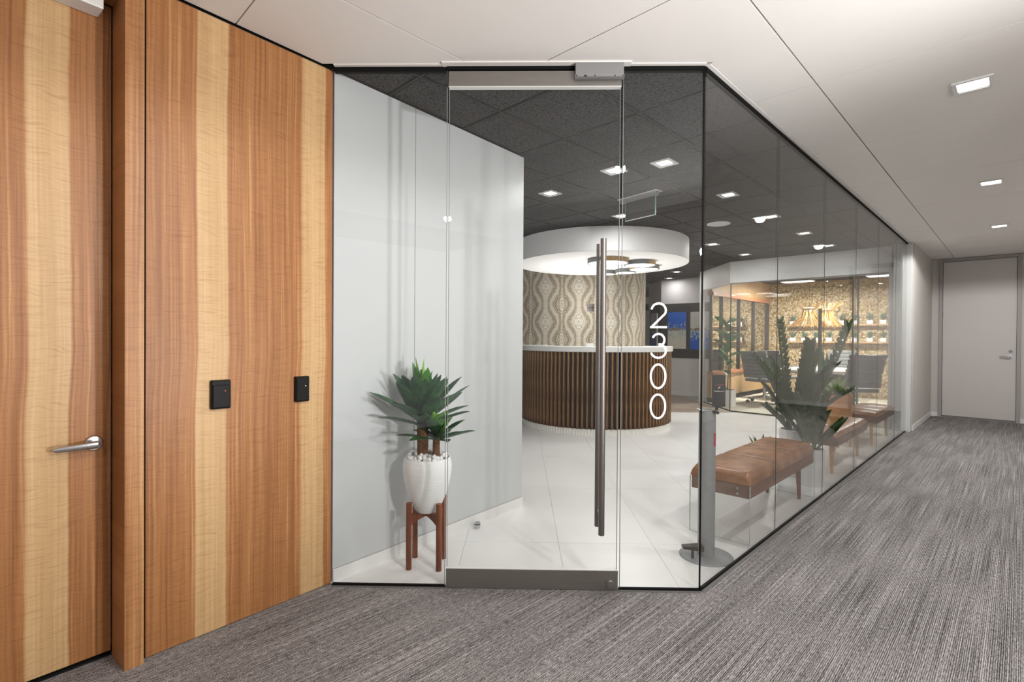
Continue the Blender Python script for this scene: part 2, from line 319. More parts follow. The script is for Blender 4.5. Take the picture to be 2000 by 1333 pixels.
# ------------------------------------------------------------------ mesh builder
class B:
    def __init__(s): s.v = []; s.f = []
    def add(s, vs, fs):
        o = len(s.v); s.v += [tuple(p) for p in vs]; s.f += [tuple(i+o for i in f) for f in fs]; return s
    def box(s, x0, x1, y0, y1, z0, z1, rot=None, c=None):
        vs = [Vector((x, y, z)) for z in (z0, z1) for y in (y0, y1) for x in (x0, x1)]
        if rot is not None: vs = [rot @ p for p in vs]
        if c is not None: vs = [p+Vector(c) for p in vs]
        return s.add(vs, [(0, 2, 3, 1), (4, 5, 7, 6), (0, 1, 5, 4), (2, 6, 7, 3), (0, 4, 6, 2), (1, 3, 7, 5)])
    def prism(s, poly, z0, z1):
        n = len(poly)
        if sum(poly[i][0]*poly[(i+1) % n][1]-poly[(i+1) % n][0]*poly[i][1] for i in range(n)) < 0: poly = poly[::-1]
        vs = [(x, y, z0) for x, y in poly]+[(x, y, z1) for x, y in poly]
        return s.add(vs, [tuple(range(n-1, -1, -1)), tuple(range(n, 2*n))]+[(i, (i+1) % n, n+(i+1) % n, n+i) for i in range(n)])
    def lathe(s, prof, n=32, c=(0, 0, 0), a0=0, a1=2*PI, cap=True):
        full = abs(a1-a0-2*PI) < 1e-6; m = n if full else n+1
        vs = []
        for i in range(m):
            a = a0+(a1-a0)*i/n
            vs += [(c[0]+r*math.cos(a), c[1]+r*math.sin(a), c[2]+z) for r, z in prof]
        k = len(prof); fs = []
        for i in range(n):
            j = (i+1) % m
            for q in range(k-1): fs.append((i*k+q, j*k+q, j*k+q+1, i*k+q+1))
        if cap and full:
            if prof[0][0] > 1e-5: fs.append(tuple(i*k for i in range(n-1, -1, -1)))
            if prof[-1][0] > 1e-5: fs.append(tuple(i*k+k-1 for i in range(n)))
        return s.add(vs, fs)
    def tube(s, pts, r, n=10, cap=True):
        pts = [Vector(p) for p in pts]; rs = r if isinstance(r, (list, tuple)) else [r]*len(pts)
        vs = []; prev = None
        for i, p in enumerate(pts):
            d = (pts[min(i+1, len(pts)-1)]-pts[max(i-1, 0)]).normalized()
            if prev is None:
                a = d.orthogonal().normalized()
            else:
                a = (prev-d*prev.dot(d)).normalized()
            prev = a; b = d.cross(a)
            vs += [p+(a*math.cos(2*PI*k/n)+b*math.sin(2*PI*k/n))*rs[i] for k in range(n)]
        fs = [(i*n+k, i*n+(k+1) % n, (i+1)*n+(k+1) % n, (i+1)*n+k) for i in range(len(pts)-1) for k in range(n)]
        if cap: fs += [tuple(range(n-1, -1, -1)), tuple((len(pts)-1)*n+k for k in range(n))]
        return s.add(vs, fs)
    def rbox(s, x0, x1, y0, y1, z0, z1, r=.01, seg=2):
        bm = bmesh.new(); bmesh.ops.create_cube(bm, size=1)
        for v in bm.verts: v.co = Vector((x0+(v.co.x+.5)*(x1-x0), y0+(v.co.y+.5)*(y1-y0), z0+(v.co.z+.5)*(z1-z0)))
        bmesh.ops.bevel(bm, geom=list(bm.edges), offset=r, segments=seg, affect='EDGES', profile=.5)
        bm.verts.index_update()
        s.add([v.co.copy() for v in bm.verts], [[v.index for v in f.verts] for f in bm.faces]); bm.free(); return s
    def ribbon(s, pts, width, y0, y1, closed=False):
        # flat stroke in the xz plane
        n = len(pts); L = []; Rr = []
        for i in range(n):
            a = pts[(i-1) % n] if closed else pts[max(i-1, 0)]; b = pts[(i+1) % n] if closed else pts[min(i+1, n-1)]
            d = Vector((b[0]-a[0], b[1]-a[1])).normalized(); nn = Vector((-d.y, d.x))*width/2
            L.append((pts[i][0]+nn.x, pts[i][1]+nn.y)); Rr.append((pts[i][0]-nn.x, pts[i][1]-nn.y))
        vs = [(x, y, z) for y in (y0, y1) for x, z in L+Rr]; o = 2*n; fs = []
        for i in range(n if closed else n-1):
            j = (i+1) % n
            fs += [(i, j, n+j, n+i), (o+i, o+n+i, o+n+j, o+j), (i, o+i, o+j, j), (n+i, n+j, o+n+j, o+n+i)]
        if not closed: fs += [(0, n, o+n, o), (n-1, o+n-1, o+2*n-1, 2*n-1)]
        return s.add(vs, fs)
    def mesh(s, name, mat, smooth=False):
        me = bpy.data.meshes.new(name); me.from_pydata(s.v, [], s.f); me.materials.append(mat)
        bm = bmesh.new(); bm.from_mesh(me); bmesh.ops.recalc_face_normals(bm, faces=bm.faces[:]); bm.to_mesh(me); bm.free()
        if smooth: me.polygons.foreach_set('use_smooth', [True]*len(me.polygons)); me.set_sharp_from_angle(angle=R(38))
        me.update(); return me
    def build(s, name, mat, parent=None, smooth=False, loc=None, rot=None, kind=None):
        o = bpy.data.objects.new(name, s.mesh(name, mat, smooth)); col.objects.link(o)
        if parent: o.parent = parent
        if loc: o.location = loc
        if rot: o.rotation_euler = rot
        if kind: o['kind'] = kind
        return o
def place(name, me, parent, loc=(0, 0, 0), rot=(0, 0, 0), scale=(1, 1, 1)):
    o = bpy.data.objects.new(name, me); col.objects.link(o); o.parent = parent; o.location = loc; o.rotation_euler = rot; o.scale = scale; return o
def tag(o, label, cat, group=None):
    o['label'] = label; o['category'] = cat
    if group: o['group'] = group
    return o
def thing(name, label, cat, loc=(0, 0, 0), rz=0, group=None):
    o = bpy.data.objects.new(name, None); col.objects.link(o); o.location = loc; o.rotation_euler = (0, 0, rz); o.empty_display_size = .05
    return tag(o, label, cat, group)
def frame(name, loc=(0, 0, 0), rz=0):
    o = bpy.data.objects.new(name, None); col.objects.link(o); o.location = loc; o.rotation_euler = (0, 0, rz); o['kind'] = 'structure'; return o
def dup(root, label, loc, rz=None, group=None):
    r = root.copy(); col.objects.link(r); r.location = loc
    if rz is not None: r.rotation_euler = (0, 0, rz)
    r['label'] = label
    if group: r['group'] = group
    for ch in list(root.children):
        c = ch.copy(); col.objects.link(c); c.parent = r
        for g in ch.children:
            d = g.copy(); col.objects.link(d); d.parent = c
    return r
def S(o): o['kind'] = 'structure'; return o
def clip(poly, a, b, c):
    # keep a*x+b*y<=c
    out = []
    for i in range(len(poly)):
        p, q = poly[i], poly[(i+1) % len(poly)]
        dp, dq = a*p[0]+b*p[1]-c, a*q[0]+b*q[1]-c
        if dp <= 0: out.append(p)
        if dp*dq < 0:
            t = dp/(dp-dq); out.append((p[0]+t*(q[0]-p[0]), p[1]+t*(q[1]-p[1])))
    return out

H = 2.74
UF = Vector((-.724, -.69)); NO = Vector((.69, -.724))           # front glass: to the left, and out into the corridor
RZ_F = math.atan2(-.69, -.724)
PW = Vector((-1.425, -1.335)); WX = Vector((.1035, -.9946)); RZ_W = math.atan2(-.9946, .1035); WY = Vector((.9946, .1035))
def FW(u, y=0): p = UF*u+NO*y; return (p.x, p.y)
def WW(sx, y=0): p = PW+WX*sx+WY*y; return (p.x, p.y)

# ------------------------------------------------------------------ floors
fl = S(B().prism([WW(3.4, -.3), (2.42, -5.2), (2.42, 9.05), (.0, 9.05), (0, 0), WW(.0, 0), WW(.0, -.3)], -.05, 0).build('floor', M['carpet']))
rf = S(B().prism([(.0, .0), (0, 6.865), (-9.5, 14), (-9.5, -1.0), (-1.7, -1.4), FW(1.95)], -.06, -.004).build('floor', M['grout']))
def uv(x, y): return (x*UF.x+y*UF.y, -(x*NO.x+y*NO.y))
def toxy(u, v): return (UF.x*u-NO.x*v, UF.y*u-NO.y*v)
for i in range(-9, 12):
    for j in range(-1, 6):
        u1, u2 = .095+.6*i+.0009, .095+.6*(i+1)-.0009; v1, v2 = .607+1.22*j+.0012, .607+1.22*(j+1)-.0012
        v1, v2 = max(v1, .012), min(v2, 6.62)
        if v2-v1 < .02: continue
        poly = [toxy(u1, v1), toxy(u2, v1), toxy(u2, v2), toxy(u1, v2)]
        poly = clip(poly, 1, 0, -.012); poly = clip(poly, 0, 1, 6.82) if poly else poly
        if len(poly) < 3: continue
        cx = sum(p[0] for p in poly)/len(poly); cy = sum(p[1] for p in poly)/len(poly)
        if cx < -7.5 or cx > 0 or (cx < -3 and cy < .3): continue
        if len(poly) < 3: continue
        B().prism(poly, -.004, 0).build('floor_tile', M['ftile'], rf)
# hall planks beyond the tiles and the pale conference-room floor
hf = S(B().prism([toxy(-.5, 6.62), toxy(8, 6.62), toxy(8, 14), toxy(-4, 14)], -.05, -.012).build('floor', M['grout']))
for k in range(24):
    v1 = 6.622+k*.18
    for q in range(8):
        u1 = -5.4+q*1.5+(k % 3)*.45
        poly = [toxy(u1+.001, v1), toxy(u1+1.499, v1), toxy(u1+1.499, v1+.178), toxy(u1+.001, v1+.178)]
        # keep outside the conference room
        poly = clip(poly, 1, 1, 4.255) if True else poly
        poly = clip(poly, 1, 0, -2.5) if poly else poly
        if len(poly) >= 3: B().prism(poly, -.012, 0).build('floor_plank', M['plank'], hf)
cf = S(B().prism([(-.0, 6.865), (-2.6, 6.865), (-3.58, 7.85), (-3.58, 11.5), (0, 11.5)], -.04, .001).build('floor', M['conf_floor']))

# ------------------------------------------------------------------ ceilings
light_lid = S(B().prism([(-10, -2.6), (-2.0, -6), (2.6, -6), (2.6, 15), (-10, 15)], 2.79, 2.84).build('ceiling', M['black']))  # unseen slab added above all the ceilings to keep world light out
cw_ = S(B().prism([(.004, .0), (.032, 0), (.032, 9.03), (.004, 9.03)], 2.735, 2.765).build('trim_1', M['ceil_white']))
wc = S(B().box(.36, .365, -5, 9.0, 2.765, 2.785).build('ceiling', M['black']))
xs = (-2.09, -.865, .362, 1.585, 2.8)
for i in range(4):
    for j in range(-4, 8):
        x0, x1 = xs[i]+.0045, xs[i+1]-.0045; y0, y1 = .612+1.218*j+.003, .612+1.218*(j+1)-.003
        if j == 7: y1 = 9.03
        y1 = min(y1, 9.03); b = B()
        cell = [(x0, y0), (x1, y0), (x1, y1), (x0, y1)]
        p1 = clip(cell, -1, 0, -.036) if y1 > .05 else []
        p1 = clip(p1, 0, -1, -.036*.0-0.0) if p1 else p1
        p2 = clip(cell, NO.x*-1, NO.y*-1, -.035)      # corridor side of the door line
        p2 = clip(p2, -WY.x, -WY.y, -(WY.x*PW.x+WY.y*PW.y)-.004) if len(p2) > 2 else p2
        p2 = clip(p2, 0, 1, 0.0) if len(p2) > 2 else p2
        p1 = clip(p1, 1, 0, 2.4) if len(p1) > 2 else p1
        p2 = clip(p2, 1, 0, 2.4) if len(p2) > 2 else p2
        for p in (p1, p2):
            if len(p) > 2: b.prism(p, H, H+.02)
        if b.v: b.build('ceiling_panel', M['ceil_white'], wc)
# flush ceiling strip above the front glass
S(B().box(.0, .425, .004, .034, 2.735, 2.765).box(1.335, 1.93, .004, .034, 2.735, 2.765).build('trim_2', M['ceil_white'], None, loc=(0, 0, 0), rot=(0, 0, RZ_F)))
dc = S(B().prism([(0, 0), (0, 11.4), (-9.5, 14.5), (-9.5, .3), (-1.75, .3), FW(1.95)], 2.772, 2.785).build('ceiling', M['black']))
tb = B()
for k in range(-1, 15):
    x = .075-.615*k
    if x < -.01: tb.box(x-.005, x+.005, max(-1.6, x*.953+.02) if x > -1.45 else .35, 11.3 if x > -3 else 13.5, 2.737, 2.772)
for k in range(-3, 22):
    y = .264+.615*k
    xr = -.02 if y > 0 else y/.953-.02
    xl = -1.43-.105*(y+1.3) if y < .32 else -8.6
    if xr > xl: tb.box(xl, xr, y-.005, y+.005, 2.737, 2.772)
tb.build('ceiling_grid', M['tbar'], dc)
for i in range(-1, 14):
    for j in range(-4, 22):
        x1, x0 = .075-.615*i-.017, .075-.615*(i+1)+.017; y0, y1 = .264+.615*j+.017, .264+.615*(j+1)-.017
        poly = clip([(x0, y0), (x1, y0), (x1, y1), (x0, y1)], 1, 0, -.02)
        poly = clip(poly, NO.x, NO.y, -.015) if len(poly) > 2 else poly
        if len(poly) > 2 and y1 < .4: poly = clip(poly, -WY.x, -WY.y, -(WY.x*PW.x+WY.y*PW.y)-.012)
        if len(poly) < 3 or (x0 < -6.5 and y1 < 5) or (i == 4 or i == 5 or i == 6) and 0: continue
        if x1 > -1.2 and y0 > 11.3: continue
        B().prism(poly, 2.742, 2.762).build('ceiling_tile', M['ctile'], dc)

# ------------------------------------------------------------------ left wall: veneer panel, pilaster, door
wl = frame('wall_left', (*PW, 0), RZ_W)
B().box(.004, .836, -.04, 0, .004, 2.728).build('veneer_panel', M['veneer'], wl)
B().box(0, .004, -.04, .001, .002, 2.735).build('edge_strip', M['orange_wood'], wl)
B().box(.836, .850, -.04, -.012, .0, 2.735).build('shadow_gap', M['black'], wl)
B().box(.004, .836, -.04, -.006, 2.728, 2.735).build('shadow_gap', M['black'], wl)
B().box(.0, 3.4, -.30, -.24, 0, 2.735).box(.0, .85, -.24, -.041, 0, 2.735).build('wall_core', M['grey_wall'], wl)
B().box(.850, .914, -.135, .03, .0, 2.735).build('jamb_post', M['post_veneer'], wl)
B().box(.914, 1.95, -.135, .03, 2.66, 2.735).build('head_jamb', M['post_veneer'], wl)
B().box(1.90, 1.96, -.135, .03, .0, 2.66).build('jamb_post', M['post_veneer'], wl)
B().box(1.96, 3.4, -.2, 0.0, .0, 2.735).build('veneer_panel', M['veneer'], wl)
d1 = frame('door_1', (*PW, 0), RZ_W)
B().box(.918, 1.897, -.185, -.14, .022, 2.655).build('door_leaf', M['veneer'], d1)
B().box(.914, 1.90, -.2, -.142, -.002, .004).build('threshold', M['black'], d1)
lv = B(); lv.lathe([(0, 0), (.031, 0), (.031, .006), (.027, .012), (0, .013)], 28)
ro = lv.build('lever_rose', M['chrome'], d1, True, (.975, -.14, .885), (-PI/2, 0, 0))
lh = B(); lh.tube([(.975, -.128, .885), (.975, -.10, .885), (.982, -.085, .885)], [.0125, .0125, .013], 14)
pts = [(.972+.13*t, -.088+.016*math.sin(t*PI*.9)*0-.012*t*t, .885-.006*t) for t in [i/10 for i in range(11)]]
vs = []; n = 12
for i, p in enumerate(pts):
    t = i/10; hz = .0150*(1-.3*t) if t < .95 else .007; hy = .010*(1-.45*t)
    vs += [(p[0], p[1]+hy*math.cos(2*PI*k/n), p[2]+hz*math.sin(2*PI*k/n)) for k in range(n)]
lh.add(vs, [(i*n+k, i*n+(k+1) % n, (i+1)*n+(k+1) % n, (i+1)*n+k) for i in range(10) for k in range(n)]+[tuple(range(n)), tuple(range(10*n, 11*n))])
lh.build('lever_handle', M['chrome'], d1, True)
cl = tag(B().rbox(.962, 1.30, -.138, -.05, 2.592, 2.655, .004).build('door_closer', M['trim_white'], None, loc=(*PW, 0), rot=(0, 0, RZ_W)), 'pale grey closer box at the head of the wooden door', 'door closer')

for k, (s0, s1, z0, z1, led, lab) in enumerate(((.515, .597, .993, 1.122, 'red_led', 'larger black card reader with a red light, nearer the wooden door'), (.129, .215, .990, 1.118, 'white_led', 'smaller black card reader with a white light, nearer the glass door'))):
    t = thing('card_reader', lab, 'card reader', (*WW((s0+s1)/2, 0), (z0+z1)/2), RZ_W, 'card readers on the veneer wall')
    hw, hz = (s1-s0)/2*(1 if k == 0 else .86), (z1-z0)/2
    B().rbox(-hw, hw, 0, .020, -hz, hz, .005).build('case', M['black_plastic'], t)
    B().rbox(-hw+.006, hw-.004, .018, .026, -hz+.006, hz-(.022 if k == 0 else .006), .003).build('cover', M['black_plastic'], t)
    B().lathe([(0, 0), (.0016, 0), (.0016, .002), (0, .002)], 10).build('indicator', M[led], t, loc=(-hw*.32, .0265, hz*.25), rot=(-PI/2, 0, 0))

# ------------------------------------------------------------------ white inner wall
wi = frame('wall_inner', (*PW, 0), RZ_W)
B().box(-1.665, -.012, -.13, -.008, 0, 2.735).build('wall_core', M['white_wall'], wi)
B().box(-.566, -.012, -.008, .0, .075, 2.732).build('wall_panel', M['glossboard'], wi)
B().box(-1.667, -.574, -.008, .0, .075, 2.732).build('wall_panel', M['glossboard'], wi)
S(B().box(-1.672, -.012, -.006, .008, 0, .070).build('baseboard_inner', M['basebd'], None, loc=(*PW, 0), rot=(0, 0, RZ_W)))
B().box(-1.668, -.012, -.008, .0, .070, .075).build('shadow_line', M['grey_frame'], wi)

# ------------------------------------------------------------------ front glass, door
def fpart(b, name, mat, parent, smooth=False): return b.build(name, mat, parent, smooth)
w1 = frame('window_1', (0, 0, 0), RZ_F)
B().box(1.340, 1.932, -.006, .006, .012, 2.727).build('pane', M['glass'], w1)
B().box(1.338, 1.340, -.006, .006, .012, 2.727).build('pane_edge', M['edge'], w1)
B().box(1.330, 1.935, -.02, .012, 2.715, 2.736).build('head_channel', M['channel'], w1)
B().box(1.336, 1.935, .008, .024, -.004, .003).build('edge_trim', M['sill_grey'], w1)
B().box(1.336, 1.935, -.008, .008, -.004, .012).build('floor_channel', M['channel'], w1)
w2 = frame('window_2', (0, 0, 0), RZ_F)
B().box(.008, .418, -.006, .006, .012, 2.727).build('pane', M['glass'], w2)
B().box(.418, .420, -.006, .006, .012, 2.727).build('pane_edge', M['edge'], w2)
B().box(.0, .424, -.02, .012, 2.715, 2.736).build('head_channel', M['channel'], w2)
B().box(.0, .424, .008, .024, -.004, .003).build('edge_trim', M['sill_grey'], w2)
B().box(.0, .424, -.008, .008, -.004, .012).build('floor_channel', M['channel'], w2)
B().box(-.002, .004, -.005, .005, .0, 2.736).build('corner_seal', M['channel'], w2)
d2 = frame('door_2', (0, 0, 0), RZ_F)
B().box(.436, 1.326, -.006, .006, .09, 2.64).build('pane', M['glass'], d2)
B().box(.434, .436, -.006, .006, .10, 2.62).build('pane_edge', M['edge'], d2)
B().box(1.326, 1.328, -.006, .006, .10, 2.62).build('pane_edge', M['edge'], d2)
B().box(.432, 1.330, -.016, .016, 2.648, 2.708).box(.432, 1.330, -.019, .019, 2.630, 2.650).build('top_rail', M['steel'], d2)
B().box(.425, 1.338, -.02, .02, 2.716, 2.7345).build('head_channel', M['channel'], d2)
B().box(.386, 1.362, -.03, .055, 2.733, 2.745).build('ceiling_plate', M['ceil_white'], d2)
B().box(.430, 1.330, -.015, .015, .003, .092).box(.430, 1.330, -.018, .018, .088, .105).build('bottom_rail', M['steel'], d2)
B().box(.432, 1.330, -.017, .017, .105, .1085).build('gasket', M['trim_white'], d2)
B().box(.432, 1.330, -.017, .017, 2.6265, 2.630).build('gasket', M['trim_white'], d2)
lk = B().lathe([(0, 0), (.020, 0), (.020, .012), (.018, .014), (0, .014)], 24)
lk.build('floor_lock', M['steel'], d2, True, (.470, .015, .038), (-PI/2, 0, 0))
ph = B().tube([(.525, .06, .309), (.525, .06, 1.830)], .0155, 20); ph.build('pull_handle', M['steel_h'], d2, True)
ph2 = B().tube([(.528, -.06, .312), (.528, -.06, 1.823)], .0155, 20); ph2.build('pull_handle', M['steel_h'], d2, True)
for z in (.409, 1.744): B().tube([(.526, -.06, z), (.526, .06, z)], .008, 12).build('standoff', M['chrome'], d2, True)
t = thing('door_operator', 'grey rectangular operator box above the glass door', 'door operator', (*FW(.55, .02), 0), RZ_F)
B().rbox(-.124, .124, 0, .032, 2.670, 2.731, .003).build('cover', M['silver_paint'], t)
B().box(-.126, .126, 0, .034, 2.660, 2.669).build('base_plate', M['silver_paint'], t)
for x in (-.118, .025, -.078, .118): B().lathe([(0, 0), (.003, 0), (.003, .002), (0, .002)], 10).build('screw', M['black'], t, loc=(x, .034, 2.6645), rot=(-PI/2, 0, 0))
B().box(.066, .080, .0335, .0350, 2.660, 2.667).build('notch', M['black'], t)

# suite number
sn = thing('suite_number', 'white vinyl suite number 2300 running down the glass beside the door', 'sign', (*FW(.228, .0075), 0), RZ_F)
SW = .0108
def arc(cx, cz, rx, rz, a0, a1, n=28): return [(cx+rx*math.cos(R(a0+(a1-a0)*i/n)), cz+rz*math.sin(R(a0+(a1-a0)*i/n))) for i in range(n+1)]
def digit(pts, zc, closed=False, extra=None):
    b = B().ribbon([(-x, z+zc) for x, z in pts], SW, 0, .0012, closed)
    if extra:
        for e in extra: b.ribbon([(-x, z+zc) for x, z in e], SW, 0, .0012)
    b.build('digit', M['white_print'], sn)
hw, hh = .037, .062
two = arc(0, hh-hw, hw, hw, 172, -28, 26); two = two+[(-.034, -hh+.003)]
digit(two, 1.442, False, [[(-.044, -hh), (.044, -hh)]])
thr = arc(0, .030, .031, .032, 160, -80, 22)+arc(0, -.027, .0385, .036, 85, -165, 26)
digit(thr, 1.283)
digit(arc(0, 0, hw+.001, hh, 0, 360, 48)[:-1], 1.1235, True)
digit(arc(0, 0, hw+.001, hh, 0, 360, 48)[:-1], .9665, True)
def text(body, size, mat, parent, loc, rot, name='lettering', align='CENTER'):
    c = bpy.data.curves.new(name, 'FONT'); c.body = body; c.size = size; c.align_x = align; c.align_y = 'CENTER'; c.extrude = .0003
    c.materials.append(mat); tmp = bpy.data.objects.new('tmp', c); col.objects.link(tmp)
    bpy.context.view_layer.update(); me = bpy.data.meshes.new_from_object(tmp.evaluated_get(bpy.context.evaluated_depsgraph_get())); bpy.data.objects.remove(tmp)
    o = bpy.data.objects.new(name, me); col.objects.link(o); o.parent = parent; o.location = loc; o.rotation_euler = rot; return o
ps = thing('push_sign', 'small grey square PUSH plaque on the glass door beside the pull', 'sign', (*FW(.581, .0065), 1.479), RZ_F)
B().box(-.019, .019, 0, .002, -.0195, .0195).build('plate', M['grey_plaque'], ps)
text('PUSH', .0145, M['dark_print'], ps, (0, .0024, 0), (PI/2, 0, PI))

# ------------------------------------------------------------------ corridor glass
w3 = frame('window_3')
JY = [.008, 1.158, 2.33, 3.49, 4.63, 5.80, 6.70]
for a, b in zip(JY[:-1], JY[1:]):
    B().box(-.006, .006, a+.002, b-.002, .012, 2.727).build('pane', M['glass'], w3)
    if b < 6.6: B().box(-.0015, .0015, b-.002, b+.002, .012, 2.727).build('joint', M['sil'], w3)
B().box(-.02, .010, .0, 6.70, 2.714, 2.736).build('head_channel', M['channel'], w3)
B().box(-.008, .008, .0, 6.70, -.004, .013).build('floor_channel', M['channel'], w3)
S(B().box(.008, .026, .0, 6.7, -.002, .003).build('trim_3', M['sill_grey']))
# end post and grey corridor walls
S(B().rbox(-.16, .06, 6.705, 6.80, 0, 2.735, .004).rbox(-.12, .055, 6.80, 6.86, 0, 2.735, .004).build('trim_4', M['post_grey']))
wg = S(B().box(-.20, .062, 6.865, 9.03, 0, 2.737).build('wall_corridor', M['grey_wall']))
we = S(B().box(-.1, .165, 9.03, 9.16, 0, 2.737).box(1.185, 2.45, 9.03, 9.16, 0, 2.737).build('wall_far', M['grey_wall']))
wr = S(B().box(2.40, 2.5, -5.2, 9.03, 0, 2.737).build('wall_right', M['grey_wall']))
S(B().box(.062, .072, 6.865, 9.03, 0, .075).build('baseboard_corridor', M['basebd']))
S(B().box(.072, .165, 9.02, 9.03, 0, .075).box(1.185, 2.4, 9.02, 9.03, 0, .075).build('baseboard_far', M['basebd']))
d3 = frame('door_3')
B().box(.17, 1.18, 9.125, 9.14, 0, 2.735).build('leak_block', M['black'], d3)  # black sheet added behind the leaf to stop light leaking through its gaps
B().box(.213, 1.131, 9.035, 9.08, .03, 2.683).build('door_leaf', M['grey_door'], d3)
B().box(.165, .208, 9.00, 9.12, 0, 2.735).box(1.136, 1.185, 9.00, 9.12, 0, 2.735).box(.208, 1.136, 9.00, 9.12, 2.688, 2.735).build('door_frame', M['grey_frame'], d3)
B().box(.208, 1.136, 9.04, 9.1, .002, .030).build('threshold', M['hinge'], d3)
for z in (2.49, 1.77, 1.03, .26): B().tube([(.207, 9.022, z-.05), (.207, 9.022, z+.05)], .009, 10).build('hinge', M['hinge'], d3, True)
B().lathe([(0, 0), (.030, 0), (.030, .008), (0, .009)], 24).build('lever_rose', M['chrome'], d3, True, (1.062, 9.035, 1.068), (PI/2, 0, 0))
B().tube([(1.062, 9.03, 1.068), (1.062, 8.985, 1.068), (1.05, 8.975, 1.068), (1.0, 8.972, 1.069), (.935, 8.985, 1.070)], [.011, .011, .012, .010, .007], 12).build('lever_handle', M['chrome'], d3, True)
B().lathe([(0, 0), (.024, 0), (.022, .012), (0, .013)], 24).build('deadbolt', M['hinge'], d3, True, (1.066, 9.035, 1.16), (PI/2, 0, 0))

def floor_stop(x, y, lab, s=1.0):
    t = thing('door_stop', lab, 'door stop', (x, y, 0))
    B().lathe([(0, 0), (.02*s, 0), (.02*s, .024*s), (.0, .024*s)], 20).build('post', M['chrome'], t, True)
    B().lathe([(0, .024*s), (.021*s, .024*s), (.021*s, .030*s), (0, .030*s)], 20).build('bumper', M['black_plastic'], t, True)
    B().lathe([(0, .030*s), (.02*s, .030*s), (.018*s, .042*s), (0, .043*s)], 20).build('cap', M['chrome'], t, True)
floor_stop(-1.484, -.299+.06, 'steel floor stop with black ring on the white tiles')
floor_stop(.19, 8.3, 'dark floor stop on the carpet near the grey door', .8)

# ------------------------------------------------------------------ canopy, counter, curved wall
CC, CR = (-3.296, 3.789), 1.253
t = thing('drum_canopy', 'round white dropped drum ceiling above the slatted reception counter', 'canopy', (*CC, 2.424))
B().lathe([(CR, 0), (CR, .312)], 96, cap=False).build('fascia', M['white_paint'], t, True)
B().lathe([(0, .0), (CR, .0), (CR, .004), (0, .004)], 96).build('soffit', M['white_paint'], t, True)
nm = ('largest disc light under the canopy, nearest the door pull', 'disc light under the canopy, nearer of the two overlapping on the right', 'disc light under the canopy, rightmost and behind its neighbour', 'small disc light under the canopy, in the middle at the back', 'smallest disc light under the canopy, at the left behind the door pull')
for (x, y, r), lab, a0 in zip(LAMPS, nm, (-60, -25, 200, 140, 150)):
    t = thing('disc_light', lab, 'ceiling light', (x, y, 2.424), 0, 'disc lights under the canopy')
    a = R(a0); a1 = a+R(75)
    B().lathe([(r-.012, -.062), (r, -.062), (r, -.001), (r-.012, -.001), (r-.012, -.062)], 48, a0=a1, a1=a+2*PI).build('ring', M['ring_grey'], t, True)
    B().lathe([(r-.012, -.062), (r, -.062), (r, -.001), (r-.012, -.001), (r-.012, -.062)], 14, a0=a, a1=a1).build('oak_segment', M['ring_oak'], t, True)
    B().lathe([(0, -.056), (r-.013, -.056), (r-.013, -.05), (0, -.05)], 48).build('diffuser', M['lens_soft'], t, True)
KC, KR = (-3.567, 4.049), 1.147
va = math.atan2(CAM.y-KC[1], CAM.x-KC[0]); A0, A1 = va-R(104), va+R(104)
t = thing('reception_counter', 'round reception counter with brown vertical slats and pale stone top', 'counter', (*KC, 0))
B().lathe([(KR-.4, .10), (KR-.045, .10), (KR-.045, 1.135), (KR-.4, 1.135)], 96, a0=A0, a1=A1).build('body', M['slat_back'], t, True)
B().lathe([(.78, 1.135), (KR+.012, 1.135), (KR+.022, 1.142), (KR+.022, 1.205), (KR+.014, 1.212), (.78, 1.212), (.78, 1.135)], 120, a0=A0, a1=A1).build('worktop', M['counter_top'], t, True)
pf = []
b = B()
N = 96
vs = []
for i in range(N*2+1):
    a = A0+(A1-A0)*i/(2*N); r = KR-.02-(.012 if i % 2 else 0)
    vs += [(r*math.cos(a), r*math.sin(a), 0), (r*math.cos(a), r*math.sin(a), .085)]
b.add(vs, [(2*i, 2*i+2, 2*i+3, 2*i+1) for i in range(2*N)]); b.lathe([(.7, .085), (KR-.02, .085)], 96, a0=A0, a1=A1, cap=False)
b.build('plinth', M['plinth'], t)
sm = B().box(KR-.046, KR, -.0115, .0115, .088, 1.134).mesh('slat', M['slat'])
ns = int((A1-A0)*KR/.067)
for i in range(ns):
    place('slat', sm, t, rot=(0, 0, A0+(i+.5)*(A1-A0)/ns))
tc = thing('desk_card', 'small white card propped on the reception counter top', 'card', (-2.975, 3.10, 1.212), RZ_F)
B().box(-.048, .048, -.004, .004, 0, .045).build('card', M['paper'], tc)
B().box(-.052, .052, -.018, .018, 0, .004).build('foot', M['paper'], tc)
WCc, WCr = (-5.61, 6.03), 1.53
S(B().lathe([(WCr, 0), (WCr, 2.737)], 96, cap=False).build('wall_curved', M['wallpaper'], None, True, loc=(*WCc, 0), rot=(0, 0, 0)))

